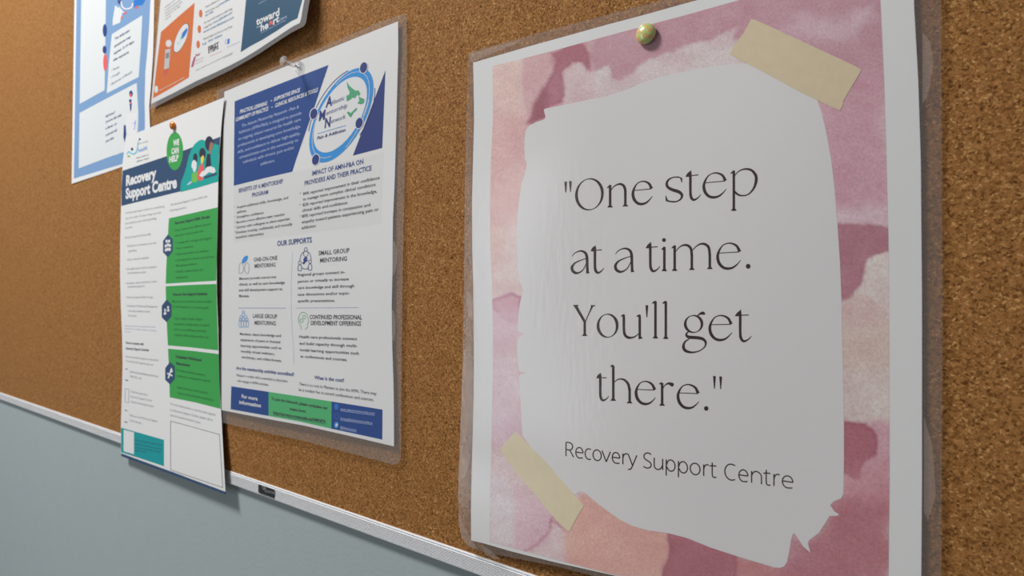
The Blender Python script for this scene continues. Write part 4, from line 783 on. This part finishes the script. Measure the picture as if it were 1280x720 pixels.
op = ora.poly('picture_panel', [[(201.2, 40), (222, 21.5), (243.3, 3.3), (240, 50), (236, 96.7), (213, 110.6), (191.2, 123), (196, 80)]], M_OR, 4, label='orange panel with a vial')
ora.poly('circle_inset', [o7(*[(262+x, 342+y) for x, y in [(62*math.cos(t)*.93+38*math.sin(t), 132*math.sin(t)*-1-25*math.cos(t)) for t in np.linspace(0, 6.2832, 33)[:-1]]])], M_DARK, 5, op)
ora.poly('circle_inset', [o7(*[(262+x*.95, 342+y*.96) for x, y in [(62*math.cos(t)*.93+38*math.sin(t), 132*math.sin(t)*-1-25*math.cos(t)) for t in np.linspace(0, 6.2832, 33)[:-1]]])], M_WHITE, 6, op)
ora.poly('drawn_syringe', [o7((316, 248), (320, 275), (300, 315), (272, 352), (262, 345), (268, 305), (290, 275))], M_SKY2, 7, op)
ora.poly('drawn_syringe', [o7((268, 310), (272, 350), (255, 370), (250, 340)), o7((225, 385), (245, 375), (250, 392), (228, 402))], mat('print_pale_aqua', (150, 200, 196), 0.6, 206), 7, op)
ora.poly('drawn_vial', [o7((120, 445), (166, 438), (152, 612), (108, 625))], M_GREYOBJ, 5, op)
ora.poly('drawn_vial', [o7(*e_(150, 392, 27, 34))], M_PANEL, 5, op)
ora.poly('drawn_vial', [o7((118, 425), (170, 405), (168, 432), (120, 446)), o7((108, 628), (152, 614), (140, 655), (115, 690), (100, 670))], M_BRICK, 5, op)
ora.poly('drawn_vial', [o7((125, 480), (155, 472), (150, 520), (122, 528)), ], M_GREY, 6, op)
ora.poly('drawn_vial', [r1(*e_(380, 670, 14, 28))], M_WHITE, 5, op)
ora.strokes('drawn_vial', [[(x, y, .5) for x, y in r1((400, 680), (480, 640), (590, 580))]], M_PANEL, 5, op)
ora.poly('bullet_spot', [o7(*e_(438, 122, 16, 36)), o7(*e_(426, 262, 16, 36)), o7(*e_(415, 400, 16, 36))], M_OR, 4)
tl(ora, o7, 'list_lettering', [('Have others on how to use', (480, 75), (720, -55)), ('naloxone call', (480, 120), (598, 62)), ('For more information on safer drug', (470, 218), (722, 85)), ('supplies', (465, 260), (540, 222)), ('Watch videos on how to use these', (460, 365), (722, 245))], 3.2, M_DARK, 4)
tl(ora, o7, 'link_lettering', [('towardtheheart', (605, 52), (740, -22)), ('for kits', (480, 152), (552, 112)), ('www.safersites.com', (548, 218), (722, 120)), ('www.towardtheheart.com', (462, 300), (735, 165)), ('e.g. this video', (452, 408), (632, 322))], 3.3, M_OBLUE, 4, .02)
tl(ora, r1, 'grey_lettering', [('medication can reverse', (445, 62), (540, -10)), ('an opioid overdose and', (445, 85), (560, 5)), ('restore breathing while', (445, 108), (575, 20)), ('waiting for the help', (445, 130), (560, 50)), ('to arrive', (445, 152), (490, 125))], 2.4, M_GREY, 4)
tl(ora, o7, 'partner_logo', [('FIRST', (505, 452), (602, 408)), ('STEPS', (505, 482), (598, 440))], 4.6, M_DARK, 4, .04)
tl(ora, o7, 'partner_logo', [('overdose awareness', (520, 512), (632, 462))], 1.4, M_BRICK, 4)
M_MAG = mat('print_magenta', (158, 72, 110), 0.6, 206)
ora.poly('partner_logo', [o7((378, 512), (395, 508), (372, 600), (352, 606), (362, 560))], M_MAG, 4)
tl(ora, o7, 'partner_logo', [('Peer', (392, 515), (435, 492))], 3.8, M_MAG, 4, .03); tl(ora, o7, 'partner_logo', [('support network', (390, 552), (462, 522)), ('of the province', (385, 582), (458, 548))], 1.6, M_MAG, 4)
ora.poly('partner_logo', [o8((32, 352), (52, 346), (48, 392), (28, 398))], M_SKY2, 4)
ora.strokes('partner_logo', [[(x, y, .5) for x, y in o8((22, 398), (12, 388), (14, 365), (28, 352))]], M_SKY2, 4)
tl(ora, o8, 'partner_logo', [('Harm Reduction', (30, 432), (140, 380))], 1.8, M_LINE, 4)
tl(ora, o7, 'caption_lettering', [('Content adapted for use from the provincial naloxone program', (395, 640), (728, 478))], 1.8, M_GREY, 4)
tl(ora, o8, 'caption_lettering', [('at this site', (0, 525), (75, 488))], 1.8, M_GREY, 4)
ot = ora.poly('teal_panel', [[(310.5, -50), (307.5, 0), (304.4, 32), (300.8, 65.3), (313, 57.6), (328.6, 49.3), (346.7, 38), (357, 31), (365, 26), (371.7, 23), (374.6, 12), (378, 0), (381, -55)]], M_OTEAL, 4, label='petrol blue panel with the white web address')
tl(ora, o8, 'web_lettering', [('toward', (290, 228), (498, 136))], 9.2, M_WHITE, 5, .03, 0, ot, 3)
tl(ora, o8, 'web_lettering', [('he', (330, 282), (400, 250)), ('rt', (442, 224), (496, 192))], 9.0, M_WHITE, 5, .03, 0, ot, 3)
tl(ora, o8, 'web_lettering', [('THE', (290, 256), (330, 240))], 2.0, M_WHITE, 5, 0, 0, ot)
tl(ora, o8, 'web_lettering', [('.com', (490, 195), (564, 160)), ], 4.5, M_LIGHT, 5, 0, 0, ot)
tl(ora, o8, 'web_lettering', [('a', (405, 240), (440, 222))], 8.6, M_RED, 5, .08, 0, ot, 3)
tl(ora, o8, 'web_lettering', [('more info, videos and the training', (330, 304), (552, 186)), ('complete the', (312, 38), (384, 2))], 1.8, M_LIGHT, 5, 0, 0, ot)
ora.poly('laminate_front', [or_lam], M_FILM, 14)

# ------------------------------------------------------------------ pale blue symptom poster, far left
def lift_bl(x, z): return 0.0006 + 0.0003*np.sin((x+z)*20)
blu = Sheet('symptoms_poster', 'pale blue health notice with white text boxes, leftmost on the board beside the orange poster', 'poster', (132, 215), lift_bl)
def wp(x, z): # wall metres -> px list entry
    a, b = PX(np.array([x]), np.array([z+1.5])); return (float(a[0]), float(b[0]))
wBR = W(187.6, 196.5); 
x_r = W(189.5, 60)[0]; x_l = x_r - 0.240; z_b = W(132, 215.6)[1]-1.5
blu_p = [(192.8, 0), (192.2, 40), (191.3, 70), (188.5, 110), (186.4, 133), (187.6, 159), (187.8, 196.5), (153, 208.3), (132, 215.6), wp(x_l, z_b), wp(x_l, z_b+0.33), wp(x_r, z_b+0.33)]
M_BLUEBG = mat('print_cornflower', (110, 142, 180), 0.6, 206)
M_BLPAN = mat('print_box_white', (198, 202, 203), 0.6, 206)
M_BLTXT = mat('print_slate_ink', (84, 86, 110), 0.6, 206)
blu.poly('paper_sheet', [blu_p], M_PAPER, 1, thick=0.0002)
blu_i = [(188, 0), (186, 39), (183.5, 70), (181.6, 89.5), (180.6, 128), (181, 140), (181, 161), (181, 194), (153, 205), (132, 211.2), wp(x_l+0.008, z_b+0.006), wp(x_l+0.008, z_b+0.32), wp(x_r-0.008, z_b+0.32)]
blu.poly('blue_ground', [blu_i], M_BLUEBG, 2, label='cornflower blue background')
u1 = crop(132, 0, 10.286); u2 = crop(132, 70, 10.286); u3 = crop(132, 140, 9)
blu.poly('text_box', [[(139.8, 42.8), (177.9, 19), (176, 60), (173.3, 96.2), (133.5, 116.7), (136, 80)]], M_BLPAN, 3, label='upper white box listing symptoms')
lp = W(133, 123.3)
blu.poly('text_box', [[wp(lp[0]-0.09, W(132, 124)[1]-1.5), (132, 123.8), (170.9, 103.5), (172, 125), (173, 140), (172.8, 155), (171, 175), (168, 186), (153.7, 190.3), (132, 197.8), wp(lp[0]-0.09, W(132, 198)[1]-1.5)]], M_BLPAN, 3, label='lower white box with a standing figure')
zt = W(139.8, 42.8)[1]-1.5; zb_ = W(132, 124)[1]-1.5+0.012
blu.poly('text_box', [[wp(lp[0]-0.09, zt+0.10), wp(lp[0]-0.006, zt+0.10), wp(lp[0]-0.006, zb_), wp(lp[0]-0.09, zb_)]], M_BLPAN, 3, label='white box in the left column')
tl(blu, u1, 'box_lettering', [('The following', (115, 520), (312, 402)), ('symptoms may', (110, 612), (325, 482)), ('appear 2-14 days', (108, 700), (365, 545))], 3.2, M_BLTXT, 4, .035)
tl(blu, u2, 'box_lettering', [('after exposure:', (100, 70), (300, -40))], 3.2, M_BLTXT, 4, .035)
tl(blu, u2, 'box_lettering', [('\u2022 Fever', (75, 200), (178, 150)), ('\u2022 Cough', (62, 292), (182, 225)), ('\u2022 Shortness of Breath', (55, 388), (340, 215))], 3.0, M_BLTXT, 4, .01)
tl(blu, u3, 'box_lettering', [('stay home if', (0, 62), (105, 15)), ('you are sick with', (0, 125), (178, 45)), ('a fever or', (0, 200), (130, 140)), ('cough and call', (0, 275), (125, 215)), ('your clinic', (0, 345), (92, 300))], 3.3, M_BLTXT, 4, .03)
# top picture and small figure
blu.poly('illustration', [u1((122, 68), (180, 110), (215, 150), (205, 215), (185, 290), (90, 330), (92, 250))], M_BLPAN, 3)
blu.poly('illustration', [u1((150, 0), (200, 0), (185, 60), (160, 40))], M_HEAD, 4); blu.poly('illustration', [u1((360, 0), (520, -20), (480, 60), (400, 80), (380, 110), (362, 90))], M_SKY2, 3)
blu.poly('illustration', [u1((375, 95), (420, 70), (415, 100), (385, 120)), u1((225, 170), (265, 145), (272, 165), (240, 190)), u1((195, 215), (225, 205), (215, 240), (195, 245))], M_RED, 4)
blu.strokes('illustration', [[(x, y, 1.6) for x, y in u1((200, 20), (215, 85), (260, 115), (330, 95), (350, 40))], [(x, y, 1.0) for x, y in u1((170, 90), (235, 165))]], M_WHITE, 4)
blu.poly('drawn_figure', [u2(*e_(326, 485, 24, 42)), u2((300, 560), (335, 555), (330, 595), (305, 600)), u2((308, 615), (338, 605), (330, 690), (318, 720))], M_HEAD, 4)
blu.poly('drawn_figure', [u2(*e_(322, 505, 13, 26)), u2((312, 595), (335, 590), (328, 612), (315, 615))], M_RED, 5)
blu.poly('drawn_figure', [u3((205, 150), (225, 145), (232, 250), (215, 345), (200, 280))], M_HEAD, 5)
blu.poly('drawn_figure', [u3((245, 20), (355, 10), (360, 120), (350, 220), (320, 250), (240, 240), (228, 140))], M_WHITE, 4.5)
blu.strokes('drawn_figure', [[(x, y, 1.1) for x, y in u3((335, 95), (330, 160), (320, 200))], [(x, y, 1) for x, y in u3((305, 130), (345, 120))]], M_PALEICON, 5.5)
a_ = W(134, 75); blu.poly('drawn_figure', [ell(131.5, 78, 2.6, 11, 0, 14)], M_RED, 4); blu.poly('drawn_figure', [ell(131, 38, 2.6, 8, 0, 14), ell(130.6, 62, 2.4, 5, 0, 12)], M_HEAD, 5)
flush_text()

# ------------------------------------------------------------------ pushpins
def lathe(name, prof, m, parent, n=40, axis_fn=None):
    """profile of (radius, distance from wall); the axis points out of the wall"""
    bm = bmesh.new(); rows = []
    for r, h in prof:
        rows.append([bm.verts.new((r*math.cos(2*math.pi*i/n), -h, r*math.sin(2*math.pi*i/n))) for i in range(n)] if r > 1e-6 else [bm.verts.new((0, -h, 0))])
    for a, b in zip(rows[:-1], rows[1:]):
        for i in range(n):
            j = (i+1) % n
            f = [a[i % len(a)], a[j % len(a)], b[j % len(b)], b[i % len(b)]]
            f = list(dict.fromkeys(f))
            if len(f) >= 3: bm.faces.new(f)
    bmesh.ops.recalc_face_normals(bm, faces=bm.faces[:])
    return bm_obj(name, bm, m, parent, True)
M_STEEL = mat('pin_steel', (190, 190, 192), 0.25, 206, metallic=1.0)
def onsheet(px, py, lift):
    a = W(px, py); q = np.array([a[0], 0, a[1]]); return C3 + (q-C3)*(1-lift/D)

# clear pushpin on the mentorship poster
gm = bpy.data.materials.new('clear_plastic'); gm.use_nodes = True; pb = gm.node_tree.nodes['Principled BSDF']
pb.inputs['Transmission Weight'].default_value = 0.93; pb.inputs['Roughness'].default_value = 0.06; pb.inputs['IOR'].default_value = 1.47; pb.inputs['Base Color'].default_value = (0.97, 0.97, 0.97, 1)
_nt = gm.node_tree; _o = _nt.nodes['Material Output']; _mx = _nt.nodes.new('ShaderNodeMixShader'); _tr = _nt.nodes.new('ShaderNodeBsdfTransparent')
_mx.inputs[0].default_value = 0.45; _nt.links.new(_tr.outputs[0], _mx.inputs[1]); _nt.links.new(pb.outputs[0], _mx.inputs[2]); _nt.links.new(_mx.outputs[0], _o.inputs[0])
p = onsheet(375, 84.5, 0.0022+0.0009); cp = empty('clear_pushpin', p); cp.scale = (1.15, 1.12, 1.15); tag(cp, 'clear plastic pushpin sticking out at the top of the mentorship poster', 'pushpin')
lathe('head', [(0, 0.0), (0.0036, 0.0001), (0.0043, 0.0006), (0.0042, 0.0012), (0.0032, 0.0020), (0.0020, 0.0030), (0.0016, 0.0050), (0.0014, 0.0080), (0.0015, 0.0100), (0.0022, 0.0112), (0.0034, 0.0118), (0.0037, 0.0125), (0.0036, 0.0134), (0.0028, 0.0140), (0, 0.0142)], gm, cp)
lathe('needle', [(0, -0.0045), (0.0005, -0.0032), (0.0005, 0.0040), (0, 0.0045)], M_STEEL, cp, 12)
# floral pin on the quote poster
p = onsheet(808.8, 43.8, 0.0022+0.0006); fp = empty('floral_pushpin', p); tag(fp, 'round green pushpin with orange flowers at the top of the quote poster', 'pushpin')
prof = [(0, 0.0), (0.0026, 0.0002), (0.0034, 0.0008)] + [(0.0050*math.cos(a), 0.0016+0.0028*math.sin(a)) for a in np.linspace(-0.35, math.pi/2-0.03, 36)] + [(0, 0.0044)]
hd_ = lathe('head', prof, attr_material('floral_enamel', 0.3, 0.03, 0.5, 0.7), fp, 120)
me = hd_.data; co = np.zeros(len(me.vertices)*3); me.vertices.foreach_get('co', co); co = co.reshape(-1, 3)
d_ = co - np.array([0, -0.0008, 0]); d_ = d_/np.linalg.norm(d_, axis=1)[:, None]
U_ = np.stack([co[:, 0]/0.005, co[:, 2]/0.005], 1)
base = np.tile(np.array(alb((150, 178, 104), 200)), (len(co), 1)); OR_ = np.array(alb((206, 138, 92), 200)); YE = np.array(alb((214, 204, 132), 200))
k = (0.5+fbm(U_[:, 0]*2+9, U_[:, 1]*2+9, 5, 2))[:, None]; base = base*(1-.5*k)+YE[None]*.5*k
for fx_, fz_, rr_, ph in ((-.52, .22, .17, .2), (.30, .42, .16, .9), (.12, -.40, .19, .4), (.62, .05, .16, .1), (-.62, -.42, .16, 1.1), (-.02, .82, .15, .5), (-.18, .02, .12, .8), (.62, -.55, .16, .3), (.8, .5, .13, 0), (-.3, -.85, .15, .6), (-.85, .1, .12, .2), (-.5, .68, .13, .7)):
    for q in range(5):
        a = ph+q*2*math.pi/5; dd = np.hypot(U_[:, 0]-fx_-rr_*.72*math.cos(a), U_[:, 1]-fz_-rr_*.72*math.sin(a)); m_ = smooth01(rr_*.55, rr_*.38, dd)[:, None]; base = base*(1-m_)+OR_[None]*m_
    dd = np.hypot(U_[:, 0]-fx_, U_[:, 1]-fz_); m_ = smooth01(rr_*.32, rr_*.2, dd)[:, None]; base = base*(1-m_)+YE[None]*m_
ca = me.color_attributes.new('pigment', 'FLOAT_COLOR', 'POINT'); ca.data.foreach_set('color', np.concatenate([base, np.ones((len(base), 1))], 1).ravel().astype(np.float32))
lathe('needle', [(0, -0.0045), (0.0005, -0.0032), (0.0005, 0.0006), (0, 0.0010)], M_STEEL, fp, 12)
# orange pin on the flyer
M_COP = mat('copper_orange_pin', (214, 124, 56), 0.22, 206, metallic=0.4)
p = onsheet(216.8, 157.2, 0.0045); op_ = empty('orange_pushpin', p); tag(op_, 'small shiny orange dome pin at the top of the long green flyer', 'pushpin')
lathe('head', [(0, 0.0)] + [(0.0040*math.cos(a), 0.0009+0.0024*math.sin(a)) for a in np.linspace(-0.38, math.pi/2-0.03, 14)] + [(0, 0.0033)], M_COP, op_, 32)
lathe('needle', [(0, -0.0065), (0.0005, -0.0050), (0.0005, 0.0006), (0, 0.0010)], M_STEEL, op_, 12)
# ------------------------------------------------------------------ end
